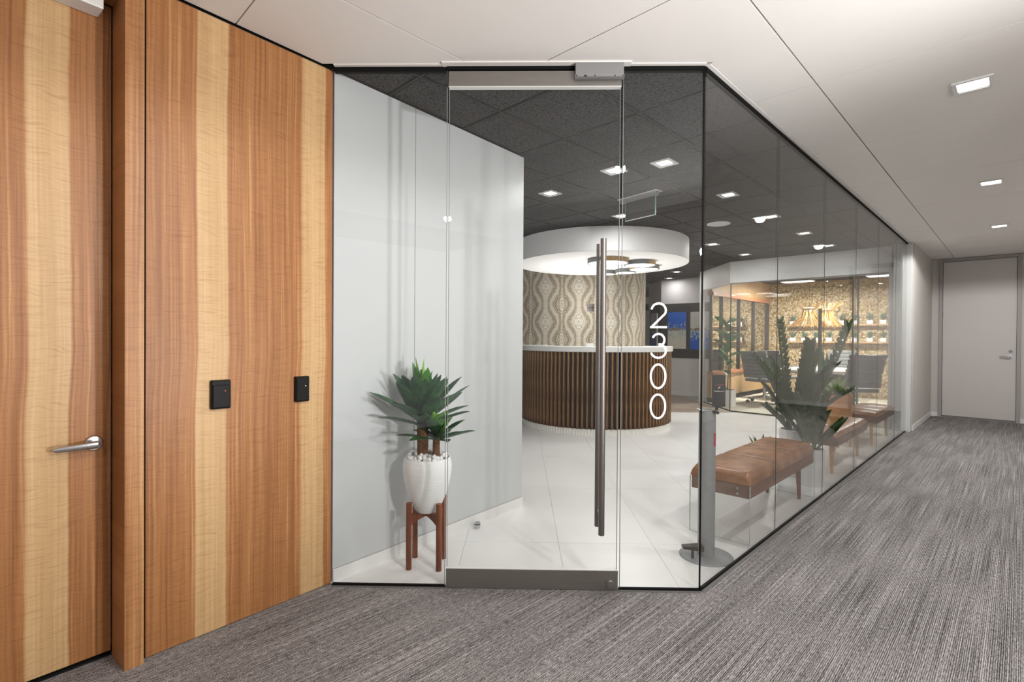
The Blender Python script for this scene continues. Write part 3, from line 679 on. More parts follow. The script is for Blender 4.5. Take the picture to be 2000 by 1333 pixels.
# ------------------------------------------------------------------ ceiling fittings
def square_light(name, lab, x, y, group, s=.062, k=.72):
    sy = s
    t = thing(name, lab, 'downlight', (x, y, H), 0, group)
    b = B()
    for a in ((-s-.02, s+.02, -sy-.02, -sy), (-s-.02, s+.02, sy, sy+.02), (-s-.02, -s, -sy, sy), (s, s+.02, -sy, sy)): b.box(*a, -.010, -.001)
    b.build('frame', M['trim_white'], t)
    rb = B(); rb.add([(-s, -sy, -.009), (s, -sy, -.009), (s, sy, -.009), (-s, sy, -.009), (-s*k, -sy*k, -.001), (s*k, -sy*k, -.001), (s*k, sy*k, -.001), (-s*k, sy*k, -.001)], [(0, 1, 5, 4), (1, 2, 6, 5), (2, 3, 7, 6), (3, 0, 4, 7)])
    rb.build('reflector', M['reflector'], t)
    B().box(-s*k, s*k, -sy*k, sy*k, -.006, -.0005).build('lens', M['lens'], t)
    return t
rows = {(-.87, 1.2): 'square downlight in the dark ceiling, nearest the glass corner', (-.87, 2.46): 'second square downlight from the glass corner above the benches', (-.87, 3.69): 'third square downlight from the glass corner above the benches', (-.87, 4.96): 'fourth square downlight from the glass corner above the benches', (-.87, 6.19): 'square downlight above the benches nearest the conference room front', (-2.1, 1.23): 'square downlight in the dark ceiling nearest the end of the white wall', (-2.1, 2.49): 'square downlight in the dark ceiling behind the exit sign, before the canopy', (-2.09, 4.93): 'square downlight just right of the round canopy', (-2.09, 6.19): 'square downlight in front of the conference room corner', (-1.27, 1.08): 'square downlight showing behind the upper edge of the glass door', (-3.97, 7.5): 'square downlight in the back hall nearer the paintings band start', (-4.64, 8.45): 'square downlight in the back hall closest to the painting wall'}
for (x, y), lab in rows.items(): square_light('downlight', lab, x, y, 'square downlights in the dark ceiling')
cl = {-3.67: 0, -1.23: 0, 1.21: 'nearest square downlight in the white corridor ceiling', 3.66: 'middle square downlight in the white corridor ceiling', 6.09: 'farthest square downlight in the white corridor ceiling'}
for y, lab in cl.items():
    if lab: square_light('downlight', lab, .98, y, 'square downlights in the corridor ceiling', .066, .93)
t = thing('ceiling_speaker', 'round white speaker grille in the dark ceiling', 'speaker', (-1.463, 3.652, H))
B().lathe([(.118, -.001), (.135, -.001), (.133, -.009), (.118, -.010), (.118, -.001)], 40).build('rim', M['trim_white'], t, True)
B().lathe([(0, -.007), (.119, -.007), (.119, -.001), (0, -.001)], 40).build('grille', plain('speaker_mesh', '#c4c4c2', .6, var=.25, scale=220), t)
t = thing('exit_sign', 'glass-edged exit sign seen from its blank side, hung in the dark ceiling', 'exit sign', (-1.515, 1.895, H), R(-8))
B().box(-.24, .24, -.05, .05, -.006, -.0005).build('ceiling_plate', M['trim_white'], t)
pr = [(-.032, -.006), (.032, -.006), (.028, -.026), (.012, -.044), (-.012, -.044), (-.028, -.026)]
b = B(); vs = [(x, y, z) for x in (-.225, .225) for y, z in pr]
b.add(vs, [tuple(range(6)), tuple(range(11, 5, -1))]+[(i, 6+i, 6+(i+1) % 6, (i+1) % 6) for i in range(6)]); b.build('housing', M['silver_paint'], t)
B().box(-.165, .195, -.004, .004, -.225, -.04).build('plate', M['sign_plate'], t)
B().box(-.170, -.165, -.005, .005, -.23, -.04).build('edge', M['glass_edge'], t)
B().box(.195, .200, -.005, .005, -.23, -.04).build('edge', M['glass_edge'], t)
B().box(-.170, .200, -.005, .005, -.230, -.225).build('edge', M['trim_white'], t)
t = thing('air_diffuser', 'perforated dark air diffuser tile in the charcoal ceiling', 'air vent', (-.8475, 1.8015, H))
b = B()
for k in range(19): b.box(-.285, .285, -.285+k*.0315, -.285+k*.0315+.016, -.004, .0015)
b.build('louvre', M['tbar'], t, kind='stuff')
B().box(-.295, .295, -.297, -.287, -.006, .001).box(-.295, .295, .287, .297, -.006, .001).box(-.297, -.287, -.287, .287, -.006, .001).box(.287, .297, -.287, .287, -.006, .001).build('frame', M['tbar'], t)

# ------------------------------------------------------------------ plant on a stand
PX, PY = -1.262, -.826
st = thing('plant_stand', 'reddish brown wooden four-legged stand under the ribbed white planter', 'plant stand', (PX, PY, 0))
LP = [(-1.277, -.941), (-1.143, -.831), (-1.387, -.823), (-1.255, -.712)]
LP = [(x-PX, y-PY) for x, y in LP]
for x, y in LP: B().tube([(x, y, 0), (x, y, .378)], .0165, 16).build('leg', M['walnut'], st, True)
for (xa, ya), (xb, yb) in ((LP[0], LP[3]), (LP[1], LP[2])):
    d = Vector((xb-xa, yb-ya, 0)).normalized(); nn = Vector((-d.y, d.x, 0))*.010
    L = math.hypot(xb-xa, yb-ya); b = B(); vs = []
    for tq in [i/12 for i in range(13)]:
        p = Vector((xa, ya, 0))+d*L*tq; zb = .245+.038*math.sin(PI*tq); zt = .307 if .14 < tq < .86 else .315
        for sgn in (1, -1): vs += [(*(p+nn*sgn).xy, zb), (*(p+nn*sgn).xy, zt)]
    fs = []
    for i in range(12):
        o = 4*i
        fs += [(o, o+4, o+5, o+1), (o+2, o+3, o+7, o+6), (o+1, o+5, o+7, o+3), (o, o+2, o+6, o+4)]
    b.add(vs, fs+[(0, 1, 3, 2), (48, 50, 51, 49)]); b.build('cross_rail', M['walnut'], st)
def leaf_mesh(L, W, curl, fold, n=10, tip=.35, droop=0.0, thick=0):
    # lies along +x, rises in +z with curl; widest in the middle, channelled
    vs = []; fs = []
    ang = 0.0; x = z = 0.0
    for i in range(n+1):
        t = i/n
        wd = W*(.42+.58*math.sin(PI*min(1, t/.58)*.5)**1.2)*(1 if t < .58 else max(0, 1-((t-.58)/.42)**2.2))
        if t > .999: wd = .0008
        a = curl*t-droop*t*t
        if i: x += L/n*math.cos(a); z += L/n*math.sin(a)
        for k, q in enumerate((-1, -.5, 0, .5, 1)):
            vs.append((x-math.sin(a)*fold*wd*abs(q), q*wd, z+math.cos(a)*fold*wd*abs(q)**1.4))
    for i in range(n):
        for k in range(4): fs.append((i*5+k, i*5+k+1, (i+1)*5+k+1, (i+1)*5+k))
    return vs, fs
def add_leaf(parent, mat, loc, az, el, L, W, curl=.3, fold=.35, droop=0.0, roll=0.0, name='leaf', n=10):
    vs, fs = leaf_mesh(L, W, curl, fold, n, droop=droop)
    o = B().add(vs, fs)
    me = bpy.data.meshes.new(name); me.from_pydata(o.v, [], o.f); me.materials.append(mat)
    me.polygons.foreach_set('use_smooth', [True]*len(me.polygons))
    ob = bpy.data.objects.new(name, me); col.objects.link(ob); ob.parent = parent
    ob.matrix_local = Matrix.Translation(loc) @ Matrix.Rotation(az, 4, 'Z') @ Matrix.Rotation(-el, 4, 'Y') @ Matrix.Rotation(roll, 4, 'X')
    return ob
pp = thing('potted_agave', 'two-headed green agave with white pebbles in a ribbed white planter on a wooden stand', 'potted plant', (PX, PY, .309))
B().lathe([(0, 0), (.056, 0), (.072, .018), (.092, .06), (.113, .115), (.130, .175), (.140, .235), (.141, .27), (.137, .298), (.130, .318), (.125, .318), (.122, .305), (.122, .285), (0, .285)], 56).build('planter', M['planter'], pp, True)
rnd = random.Random(4)
pebs = []
for k in range(4):
    bm = bmesh.new(); bmesh.ops.create_icosphere(bm, subdivisions=2, radius=1)
    for v in bm.verts: v.co *= 1+rnd.uniform(-.13, .13)
    me = bpy.data.meshes.new('pebble'); bm.to_mesh(me); bm.free(); me.materials.append(M['pebble']); me.polygons.foreach_set('use_smooth', [True]*len(me.polygons)); pebs.append(me)
k = 0
for ring, cnt in ((.108, 25), (.084, 20), (.058, 13), (.025, 6), (.10, 22), (.066, 15)):
    for q in range(cnt):
        a = 2*PI*q/cnt+rnd.uniform(-.1, .1); r = ring+rnd.uniform(-.006, .006); z = .312+rnd.uniform(-.006, .010)+(.012 if k > 62 else 0)-(.0 if ring < .1 else .0)
        sc = rnd.uniform(.0125, .018)
        place('pebble', pebs[k % 4], pp, (r*math.cos(a), r*math.sin(a), z), (rnd.random()*6, rnd.random()*6, rnd.random()*6), (sc, sc*rnd.uniform(.7, .95), sc*.72)); k += 1
RX = Vector((rt.x, rt.y, 0)).normalized()                      # a horizontal axis along the door line
WALLD = (PX-PW.x)*WY.x+(PY-PW.y)*WY.y-.012
T1 = Vector((-.016, -.022, 0)); T2 = RX*.055+Vector((.02, -.02, 0))
B().tube([T1+Vector((0, 0, .29)), T1+Vector((0, 0, .38)), T1+Vector((.0, 0, .47)), T1+Vector((0, 0, .56))], [.036, .032, .034, .03], 18).build('trunk', M['trunk'], pp, True)
B().tube([T2+Vector((0, 0, .29)), T2+Vector((0, 0, .35)), T2+Vector((0, 0, .43))], [.025, .022, .02], 16).build('trunk', M['trunk'], pp, True)
def rosette(parent, c, specs, seed, wall=None):
    rr = random.Random(seed)
    for cnt, el, L, W, mat, curl, zoff, a0, droop in specs:
        for q in range(cnt):
            az = a0+2*PI*q/cnt+rr.uniform(-.14, .14)
            e = el+rr.uniform(-.1, .1); l = L*rr.uniform(.88, 1.08)
            if wall:
                room = wall+c[0]*WY.x+c[1]*WY.y; tw = -(math.cos(az)*WY.x+math.sin(az)*WY.y)*l*math.cos(e)
                if tw > room: az += (1 if (math.cos(az)*WX.x+math.sin(az)*WX.y)*1 > 0 else -1)*(0); e = max(e, math.acos(max(-1, min(1, room*.92/(tw/math.cos(e)))))) if tw/math.cos(e) > room else e
            add_leaf(parent, M[mat], (c[0], c[1], c[2]+zoff+rr.uniform(-.01, .01)), az, e, l, W*rr.uniform(.85, 1.1), curl, .32, droop, rr.uniform(-.2, .2))
rosette(pp, (T1.x, T1.y, .505), (
    (6, .22, .31, .052, 'leaf', .35, -.005, .35, .3), (7, .50, .33, .058, 'leaf', .30, .01, .75, .25), (7, .78, .32, .060, 'leaf', .22, .025, .1, .1),
    (6, 1.02, .30, .056, 'leaf', .15, .04, .5, 0), (5, 1.22, .30, .046, 'leaf_mid', .1, .05, .9, 0), (3, 1.46, .33, .016, 'leaf_young', .03, .06, .4, 0)), 11, WALLD)
rosette(pp, (T2.x, T2.y, .425), (
    (7, .16, .23, .038, 'leaf', .3, -.004, .5, .35), (6, .45, .21, .038, 'leaf', .35, .008, .1, .2), (6, .8, .18, .036, 'leaf_mid', .25, .018, .7, 0), (5, 1.1, .15, .026, 'leaf_young', .15, .026, .3, 0), (2, 1.42, .18, .011, 'leaf_young', .05, .03, 1.0, 0)), 23, WALLD)

# ------------------------------------------------------------------ sanitizer stand
KX, KY = -.165, .447
t = thing('sanitizer_stand', 'grey metal foot-pedal dispenser post with a black sign, behind the glass corner', 'sanitizer stand', (KX, KY, 0), YAW)
B().lathe([(0, 0), (.155, 0), (.155, .006), (.152, .009), (0, .010)], 56).build('base_plate', M['concrete'], t, True)
B().tube([(0, 0, .009), (0, 0, .885)], .049, 40).build('post', M['concrete'], t, True)
B().rbox(-.049, .049, -.046, .046, .885, .893, .003).build('top_plate', M['chrome'], t)
B().tube([(.0, -.02, .885), (.03, -.055, .885), (.035, -.075, .882)], .009, 10).build('nozzle', M['black_plastic'], t, True)
ped = B(); ped.add([(-.165, -.085, .075), (-.165, -.045, .075), (-.04, -.01, .055), (-.04, -.075, .055), (-.165, -.085, .090), (-.165, -.045, .090), (-.04, -.01, .085), (-.04, -.075, .085)], [(0, 3, 2, 1), (4, 5, 6, 7), (0, 1, 5, 4), (1, 2, 6, 5), (2, 3, 7, 6), (3, 0, 4, 7)])
ped.build('pedal', M['dark_post'], t); B().tube([(-.10, -.05, .01), (-.10, -.05, .075)], .008, 8).build('pedal_post', M['dark_post'], t)
B().rbox(.026, .106, -.010, .002, .911, 1.103, .004).build('sign', M['screen'], t)
B().box(.046, .064, -.006, .0, .88, .915).build('sign_stem', M['black_plastic'], t)
text('SaniSpire.net', .0115, M['white_print'], t, (.066, -.0105, 1.005), (PI/2, 0, 0))
sw = B().ribbon([(.058, 1.026), (.062, 1.022), (.067, 1.028), (.073, 1.031)], .004, -.011, -.0103); sw.build('emblem', M['white_print'], t)
B().ribbon([(.0655, 1.036), (.0655, 1.044)], .004, -.011, -.0103).build('emblem', M['red_print'], t)
B().ribbon([(.038, 1.040), (.096, 1.044)], .003, -.0108, -.0103).build('emblem', M['red_print'], t)
dl = B(); vs = []
for z in (.675, .755):
    for k in range(5): a = R(-62+k*9); vs.append((.0498*math.cos(a), .0498*math.sin(a), z))
dl.add(vs, [(k, k+1, 6+k, 5+k) for k in range(4)]); dl.build('decal', M['red_print'], t)

# ------------------------------------------------------------------ benches
def bench(lab, x, y0, L, Wd, acrylic, seatz=.47):
    t = thing('bench', lab, 'bench', (x, y0, 0), 0, 'leather benches along the corridor glass')
    hw = Wd/2
    # padded seat: rounded across and at the ends
    nx, ny = 14, 66; vs = []; fs = []
    for j in range(ny+1):
        v = j/ny
        for i in range(nx+1):
            u = -1+2*i/nx
            e = min(v, 1-v)*L
            ed = (1-min(1, e/.05))**2; es = (max(0, abs(u)-.80)/.20)**2
            z = seatz-.034*ed-.040*es-.006*abs(u)
            seam = min(abs(v-1/3), abs(v-2/3))*L
            z -= .006*math.exp(-(seam/.012)**2)
            vs.append((u*hw, v*L, z))
    for j in range(ny):
        for i in range(nx): a = j*(nx+1)+i; fs.append((a, a+1, a+nx+2, a+nx+1))
    bt = len(vs); ring = [i for i in range(nx+1)]+[j*(nx+1)+nx for j in range(1, ny+1)]+[ny*(nx+1)+i for i in range(nx-1, -1, -1)]+[j*(nx+1) for j in range(ny-1, 0, -1)]
    for k in ring: vs.append((vs[k][0], vs[k][1], .385))
    n = len(ring)
    for k in range(n): fs.append((ring[k], bt+k, bt+(k+1) % n, ring[(k+1) % n]))
    B().add(vs, fs).build('seat_cushion', M['leather'], t, True)
    for q in (1/3, 2/3):
        sv = []; 
        for i in range(25):
            u = -.97+1.94*i/24; z = seatz-.040*(max(0, abs(u)-.80)/.20)**2-.006*abs(u)-.0045
            sv += [(u*hw, q*L-.0025, z), (u*hw, q*L+.0025, z), (u*hw, q*L, z+.0015)]
        B().add(sv, [f for i in range(24) for f in ((3*i, 3*i+3, 3*i+5, 3*i+2), (3*i+2, 3*i+5, 3*i+4, 3*i+1))]).build('seam', M['seam'], t)
    B().rbox(-hw+.004, hw-.004, .004, L-.004, .292, .386, .006).build('apron', M['leather_dark'], t)
    B().box(-hw-.001, hw+.001, -.001, L+.001, .381, .386).build('piping', M['leather'], t)
    for sx in (-1, 1):
        for yy in ((L*.90, L*.10) if not acrylic else (L*.90,)):
            b = B().tube([(sx*(hw-.085), yy, .292), (sx*(hw-.075), yy+(.01 if yy > L/2 else -.01), 0)], [.022, .013], 12); b.build('leg', M['walnut'] if acrylic else M['oak'], t, True)
    if acrylic:
        for yy in (-.014, L+.002):
            B().box(-hw, hw, yy, yy+.012, 0, .378).build('acrylic_panel', M['acrylic'], t)
            for xx in (-hw-.001, hw-.001): B().box(xx, xx+.002, yy, yy+.012, 0, .378).build('acrylic_edge', M['acr_edge'], t)
            B().box(-hw, hw, yy, yy+.012, .0, .002).build('acrylic_edge', M['acr_edge'], t)
        for zz in (.322, .358): B().lathe([(0, 0), (.0075, 0), (.0075, .004), (0, .004)], 14).build('screw', M['chrome'], t, loc=(hw-.075, -.014, zz), rot=(PI/2, 0, 0))
    return t
bench('nearest cognac leather bench with clear acrylic end panels', -.235, .80, 1.43, .40, True)
bench('second cognac leather bench, between the white pots and the tan pot', -.245, 3.10, 1.36, .38, False, .43)
bench('farthest cognac leather bench, at the conference room end', -.265, 5.02, 1.20, .42, False, .43)

# ------------------------------------------------------------------ fronds in white pots
def pot(t, r, h, mat, facets=24, smooth=True, soil=True):
    B().lathe([(0, 0), (r*.93, 0), (r, h), (r*.93, h), (r*.9, h-.02), (0, h-.02)], facets).build('pot', M[mat], t, smooth)
    if soil: B().lathe([(0, h-.018), (r*.9, h-.018)], 20).build('soil', M['soil'], t)
def frond(parent, loc, az, el, L, curl, lw, npair=12, mat='leaf_zz', seed=0, ll=.085):
    rr = random.Random(seed); pts = []; a = el; p = Vector((0, 0, 0))
    n = npair+4
    for i in range(n+1):
        pts.append(p.copy()); a = el-curl*(i/n)**1.5; p = p+Vector((math.cos(a), 0, math.sin(a)))*L/n
    fr = B().tube(pts, [.009-.007*i/n for i in range(n+1)], 6).build('frond', M['stem'], parent, True)
    fr.matrix_local = Matrix.Translation(loc) @ Matrix.Rotation(az, 4, 'Z')
    b = B()
    for i in range(4, n+1):
        d = (pts[i]-pts[i-1]).normalized(); up_ = Vector((-d.z, 0, d.x))
        taper = math.sin(PI*min(1, (i-2.5)/(n-1.2)))**.5
        for sgn in (-1, 1):
            q = Vector((0, sgn, 0)); dirv = (d*.72+q*.62+up_*.22).normalized(); side = dirv.cross(up_).normalized()
            l = ll*(.75+.4*taper)*rr.uniform(.9, 1.1); w_ = lw*rr.uniform(.85, 1.1)
            c = pts[i]; nrm = side.cross(dirv)
            b.add([c, c+dirv*l*.3+side*w_, c+dirv*l*.3-side*w_, c+dirv*l*.68+side*w_*.85, c+dirv*l*.68-side*w_*.85, c+dirv*l, c+dirv*l*.35-nrm*.006, c+dirv*l*.7-nrm*.006],
                  [(0, 6, 1), (0, 2, 6), (1, 6, 7, 3), (2, 4, 7, 6), (3, 7, 5), (4, 5, 7)])
    me = bpy.data.meshes.new('leaflets'); me.from_pydata(b.v, [], b.f); me.materials.append(M[mat])
    o = bpy.data.objects.new('leaflets', me); col.objects.link(o); o.parent = fr; return fr
t = thing('potted_frond_plant', 'tall dark green frond plant in a white faceted pot behind the nearest bench', 'potted plant', (-.385, 2.90, 0), 0, 'dark frond plants between the benches')
pot(t, .13, .45, 'white_pot', 14, False)
az_r = math.atan2(RX.y, RX.x)
for k, (da, el, L, cu) in enumerate(((PI, 1.46, 1.00, .0), (PI, 1.30, .75, .5), (0, 1.18, .55, .4), (0, 1.05, 1.07, -.22), (2.6, 1.2, .5, .35), (.6, 1.25, .80, .3), (-2.4, 1.1, .62, .6), (-1.2, 1.25, .7, .5), (1.7, 1.2, .72, .4), (PI, .85, .30, .2), (-.5, .9, .55, .3), (.3, 1.42, .82, .1))):
    frond(t, (.04*math.cos(az_r+da), .04*math.sin(az_r+da), .42), az_r+da, el, L*1.06, cu, .03, 14, seed=k, ll=.11)
t = thing('potted_frond_plant', 'bushy dark frond plant in a grey white pot close to the corridor glass', 'potted plant', (-.16, 2.64, 0), 0, 'dark frond plants between the benches')
pot(t, .105, .335, 'white_pot', 30)
for k, (da, el, L, cu) in enumerate(((0.0, .78, .36, -.1), (.9, 1.15, .42, .1), (PI, 1.25, .45, .4), (2.4, 1.1, .42, .5), (-.9, 1.1, .36, .4), (-1.7, 1.2, .42, .4), (-2.4, 1.15, .45, .5), (.2, 1.38, .52, .2), (1.8, 1.3, .5, .2))):
    frond(t, (.03*math.cos(az_r+da), .03*math.sin(az_r+da), .31), az_r+da, el, L, cu, .022, 12, seed=50+k, ll=.075)
# small spiky plant low behind the bench
t = thing('spiky_plant', 'small dark spiky plant just showing over the nearest bench', 'potted plant', (-.50, 2.36, 0))
pot(t, .09, .24, 'white_pot', 20)
for k in range(11): add_leaf(t, M['leaf_zz'], (0, 0, .23), k*2*PI/11, .75+.12*(k % 4), .23, .016, .15, .3)
# tan pot on small stand with pale agave
t = thing('pot_stand', 'low pale wood stand under the tan pot', 'plant stand', (-.44, 4.80, 0))
for k in range(4): a = R(20+90*k); B().tube([(.13*math.cos(a), .13*math.sin(a), .40), (.145*math.cos(a), .145*math.sin(a), 0)], [.016, .012], 10).build('leg', M['oak'], t, True)
B().lathe([(0, .385), (.16, .385), (.16, .41), (0, .41)], 32).build('top', M['oak'], t, True)
t = thing('potted_agave', 'pale green agave in a tan round pot on a wooden stand between the benches', 'potted plant', (-.44, 4.80, .411))
pot(t, .165, .235, 'tan_pot', 40)
rosette(t, (0, 0, .215), ((7, .35, .25, .024, 'leaf_pale', .35, 0, .1, .2), (7, .75, .27, .024, 'leaf_pale', .2, .01, .5, 0), (5, 1.15, .28, .022, 'leaf_pale', .1, .015, .2, 0)), 5)
t = thing('snake_plant', 'tall upright blade-leaved plant standing behind the tan pot', 'potted plant', (-.72, 5.42, 0))
pot(t, .12, .34, 'dark_post', 24)
for k, (a, L) in enumerate(((.2, .95), (1.6, .85), (3.0, .78), (4.6, .9))): add_leaf(t, M['leaf_succ'], (.03*math.cos(a), .03*math.sin(a), .32), a, 1.47, L, .035, .02, .25)

# ------------------------------------------------------------------ conference room shell
wf = frame('wall_conference')
B().box(-2.6, -.001, 6.865, 6.98, 2.35, 2.737).build('fascia', M['white_wall'], wf)
fd = Vector((-.98, .985, 0)).normalized(); fr_ = math.atan2(fd.y, fd.x)
B().box(0, 1.37, -.115, 0, 2.35, 2.737).build('fascia', M['white_wall'], wf, loc=(-2.6, 6.865, 0), rot=(0, 0, fr_))
B().box(-.20, -.001, 6.98, 11.4, 0, 2.737).build('side_wall', M['white_wall'], wf)
B().box(-.235, -.20, 6.865, 6.98, 0, 2.35).build('side_post', M['white_wall'], wf)
w4 = frame('window_4')
B().box(-2.598, -1.25, 6.90, 6.912, .02, 2.35).build('pane', M['glass'], w4)
B().box(0, 1.33, -.047, -.035, .02, 2.35).build('pane', M['glass'], w4, loc=(-2.6, 6.865, 0), rot=(0, 0, fr_))
B().box(-2.605, -2.593, 6.898, 6.914, .0, 2.35).build('joint', M['channel'], w4)
B().box(-2.6, -1.25, 6.895, 6.917, 0, .02).build('floor_channel', M['channel'], w4)
B().box(0, 1.33, -.052, -.030, 0, .02).build('floor_channel', M['channel'], w4, loc=(-2.6, 6.865, 0), rot=(0, 0, fr_))
B().box(-2.6, -1.25, 6.895, 6.917, 2.335, 2.352).build('head_channel', M['grey_frame'], w4)
S(B().box(-3.60, -3.53, 7.80, 7.90, 0, 2.737).build('trim_5', M['white_wall']))
d4 = frame('door_4')
B().box(-1.24, -.70, 6.90, 6.912, .02, 2.33).build('pane', M['glass'], d4)
B().box(-.62, -.24, 6.90, 6.912, .02, 2.33).build('pane', M['glass'], d4)
B().box(-.705, -.682, 6.885, 6.93, .0, 2.33).build('frame_post', M['dark_post'], d4)
B().box(-.642, -.618, 6.885, 6.93, .0, 2.33).build('frame_post', M['dark_post'], d4)
B().box(-1.25, -.24, 6.885, 6.93, 2.33, 2.36).build('header', M['grey_frame'], d4)
B().box(-1.165, -1.115, 6.855, 6.868, .19, 1.836).build('pull_handle', M['dark_post'], d4)
for z in (.45, 1.6): B().tube([(-1.14, 6.862, z), (-1.14, 6.905, z)], .008, 8).build('standoff', M['chrome'], d4)
# far mosaic wall
wm = S(B().box(-3.4, -.2, 11.37, 11.5, 0, 2.737).build('wall_mosaic', M['tan_wood']))
rnd = random.Random(9); chips = B(); cols = []
PAL = [lin(c) for c in ('#c9bb98', '#d8ceb0', '#b8a682', '#ab966e', '#857049', '#d3c9ab', '#e4dcc8', '#bba679', '#998868', '#c9bfa3', '#6e5a3a', '#b8ac8b', '#dad0b5', '#b0a07c', '#978250')]
cs = .031
for i in range(int(3.2/cs)):
    for j in range(int(2.7/cs)):
        cx = -3.39+(i+.5+.5*(j % 2))*cs+rnd.uniform(-.007, .007); cz = (j+.5)*cs+rnd.uniform(-.007, .007)
        if cx > -.2: continue
        r = cs*.60*rnd.uniform(.8, 1.1); dep = rnd.uniform(.004, .014); a0 = rnd.random(); m = rnd.choice((5, 6, 6, 7))
        o = [(cx+r*rnd.uniform(.85, 1.1)*math.cos(a0+2*PI*k/m), cz+r*rnd.uniform(.8, 1.05)*math.sin(a0+2*PI*k/m)) for k in range(m)]
        vs = [(x, 11.372, z) for x, z in o]+[(x*.94+cx*.06, 11.37-dep, z*.94+cz*.06) for x, z in o]
        fs = [tuple(range(m, 2*m))]+[(k, (k+1) % m, m+(k+1) % m, m+k) for k in range(m)]
        chips.add(vs, fs); cols.append((len(vs), rnd.choice(PAL)))
cm = chips.mesh('wood_chips', M['mosaic'], False); ca = cm.color_attributes.new('chip', 'FLOAT_COLOR', 'POINT')
flat = []
for n_, c in cols: flat += list(c)*n_
ca.data.foreach_set('color', flat)
co = bpy.data.objects.new('wood_chips', cm); col.objects.link(co); co.parent = wm; co['kind'] = 'stuff'
# side window wall with sill, header, posts and reflecting panes
ws = frame('wall_conference_left')
B().box(-3.50, -3.40, 7.95, 11.37, .10, .58).build('sill_panel', M['tan_wood'], ws)
B().box(-3.50, -3.395, 7.95, 11.37, 0, .10).build('kick', M['channel'], ws)
B().box(-3.50, -3.40, 7.95, 11.37, 2.32, 2.737).build('header_panel', M['tan_wood'], ws)
w5 = frame('window_5')
B().box(-3.50, -3.36, 7.95, 11.36, .58, .645).build('sill', M['orange_wood'], w5)
B().box(-3.50, -3.37, 7.95, 11.36, 2.245, 2.32).build('head', M['orange_wood'], w5)
ys = (7.98, 8.52, 9.49, 10.40, 11.33)
for a, b in zip(ys[:-1], ys[1:]): B().box(-3.46, -3.445, a+.02, b-.02, .645, 2.245).build('pane', M['mirror_glass'], w5)
for y in ys: B().box(-3.46, -3.405, y-.02, y+.02, .645, 2.245).build('mullion', M['dark_post'], w5)
# shelves and succulents
for z, nmz in ((1.692, 'upper'), (1.290, 'lower')):
    t = thing('wall_shelf', nmz+' long wooden shelf of succulents on the mosaic wall', 'shelf', (-1.62, 11.36, z))
    B().box(-1.28, 1.36, -.16, .012, -.035, 0).build('board', M['tan_wood'], t)
    for x in (-1.0, 0, 1.0): B().box(x-.012, x+.012, -.12, .012, -.06, -.036).build('bracket', M['dark_post'], t)
PXS = (-2.81, -2.56, -2.31, -2.03, -1.765, -1.525, -1.23, -.98)
ords = ('leftmost', 'second', 'third', 'fourth', 'fifth', 'sixth', 'seventh', 'rightmost')
first = None
for z, nmz in ((1.692, 'upper'), (1.290, 'lower')):
    for x, od in zip(PXS, ords):
        lab = 'small succulent in a white pot, %s on the %s shelf' % (od if od in ('leftmost', 'rightmost') else od+' from left', nmz)
        if first is None:
            first = thing('potted_succulent', lab, 'potted plant', (x, 11.275, z), 0, 'succulents on the mosaic wall shelves')
            B().rbox(-.055, .055, -.05, .05, .0, .085, .004).build('pot', M['white_pot'], first)
            b = B()
            for k in range(12):
                vs, fs = leaf_mesh(.17, .013, .1, .3, 5)
                mt = Matrix.Translation((0, 0, .08)) @ Matrix.Rotation(k*2.4, 4, 'Z') @ Matrix.Rotation(-(.8+.06*k), 4, 'Y')
                b.add([mt @ Vector(v) for v in vs], fs)
            me = bpy.data.meshes.new('foliage'); me.from_pydata(b.v, [], b.f); me.materials.append(M['leaf_succ'])
            place('foliage', me, first)
        else: dup(first, lab, (x, 11.275, z), rz=rnd.choice((0, .0)), group='succulents on the mosaic wall shelves')
# rattan pendants
for x, py, lab in ((-1.862, 9.0, 'left flared rattan pendant lamp over the conference table'), (-1.731, 9.75, 'right flared rattan pendant lamp over the conference table')):
    t = thing('pendant_lamp', lab, 'pendant lamp', (x, py, 1.93), 0, 'rattan pendants over the table')
    rr = random.Random(int(x*-100)); b = B()
    for k in range(130):
        a = 2*PI*k/110+rr.uniform(-.03, .03); top = k % 3 == 0
        if top: p = [(.105, .0), (.26*rr.uniform(.8, 1.2), .17*rr.uniform(.7, 1.2))]
        else: p = [(.105, .03), (.135, -.14), (.32*rr.uniform(.8, 1.1), -.33*rr.uniform(.88, 1.06))]
        a2 = a+rr.uniform(-.2, .2)
        b.tube([(p[0][0]*math.cos(a), p[0][0]*math.sin(a), p[0][1])]+[(q[0]*math.cos(a2), q[0]*math.sin(a2), q[1]) for q in p[1:]], .0055, 4)
    b.build('wicker_shade', M['rattan'], t, kind='stuff')
    B().lathe([(0, -.03), (.10, -.03), (.10, .05), (0, .05)], 24).build('diffuser', M['lens_warm'], t, True)
    B().tube([(0, 0, .05), (0, 0, .80)], .004, 6).build('cord', M['black_plastic'], t)
for x, y, lab in ((-2.32, 9.85, 'left rectangular light panel in the conference room ceiling'), (-.72, 9.76, 'right rectangular light panel in the conference room ceiling')):
    t = thing('light_panel', lab, 'ceiling light', (x, y, 2.615), 0, 'conference ceiling light panels')
    for px in (-.22, .22): B().tube([(px, 0, 0), (px, 0, .118)], .006, 6).build('hanger', M['trim_white'], t)
    B().box(-.31, .31, -.16, .16, -.012, -.001).build('frame', M['trim_white'], t)
    B().box(-.295, .295, -.145, .145, -.016, -.011).build('diffuser', M['lens_soft'], t)
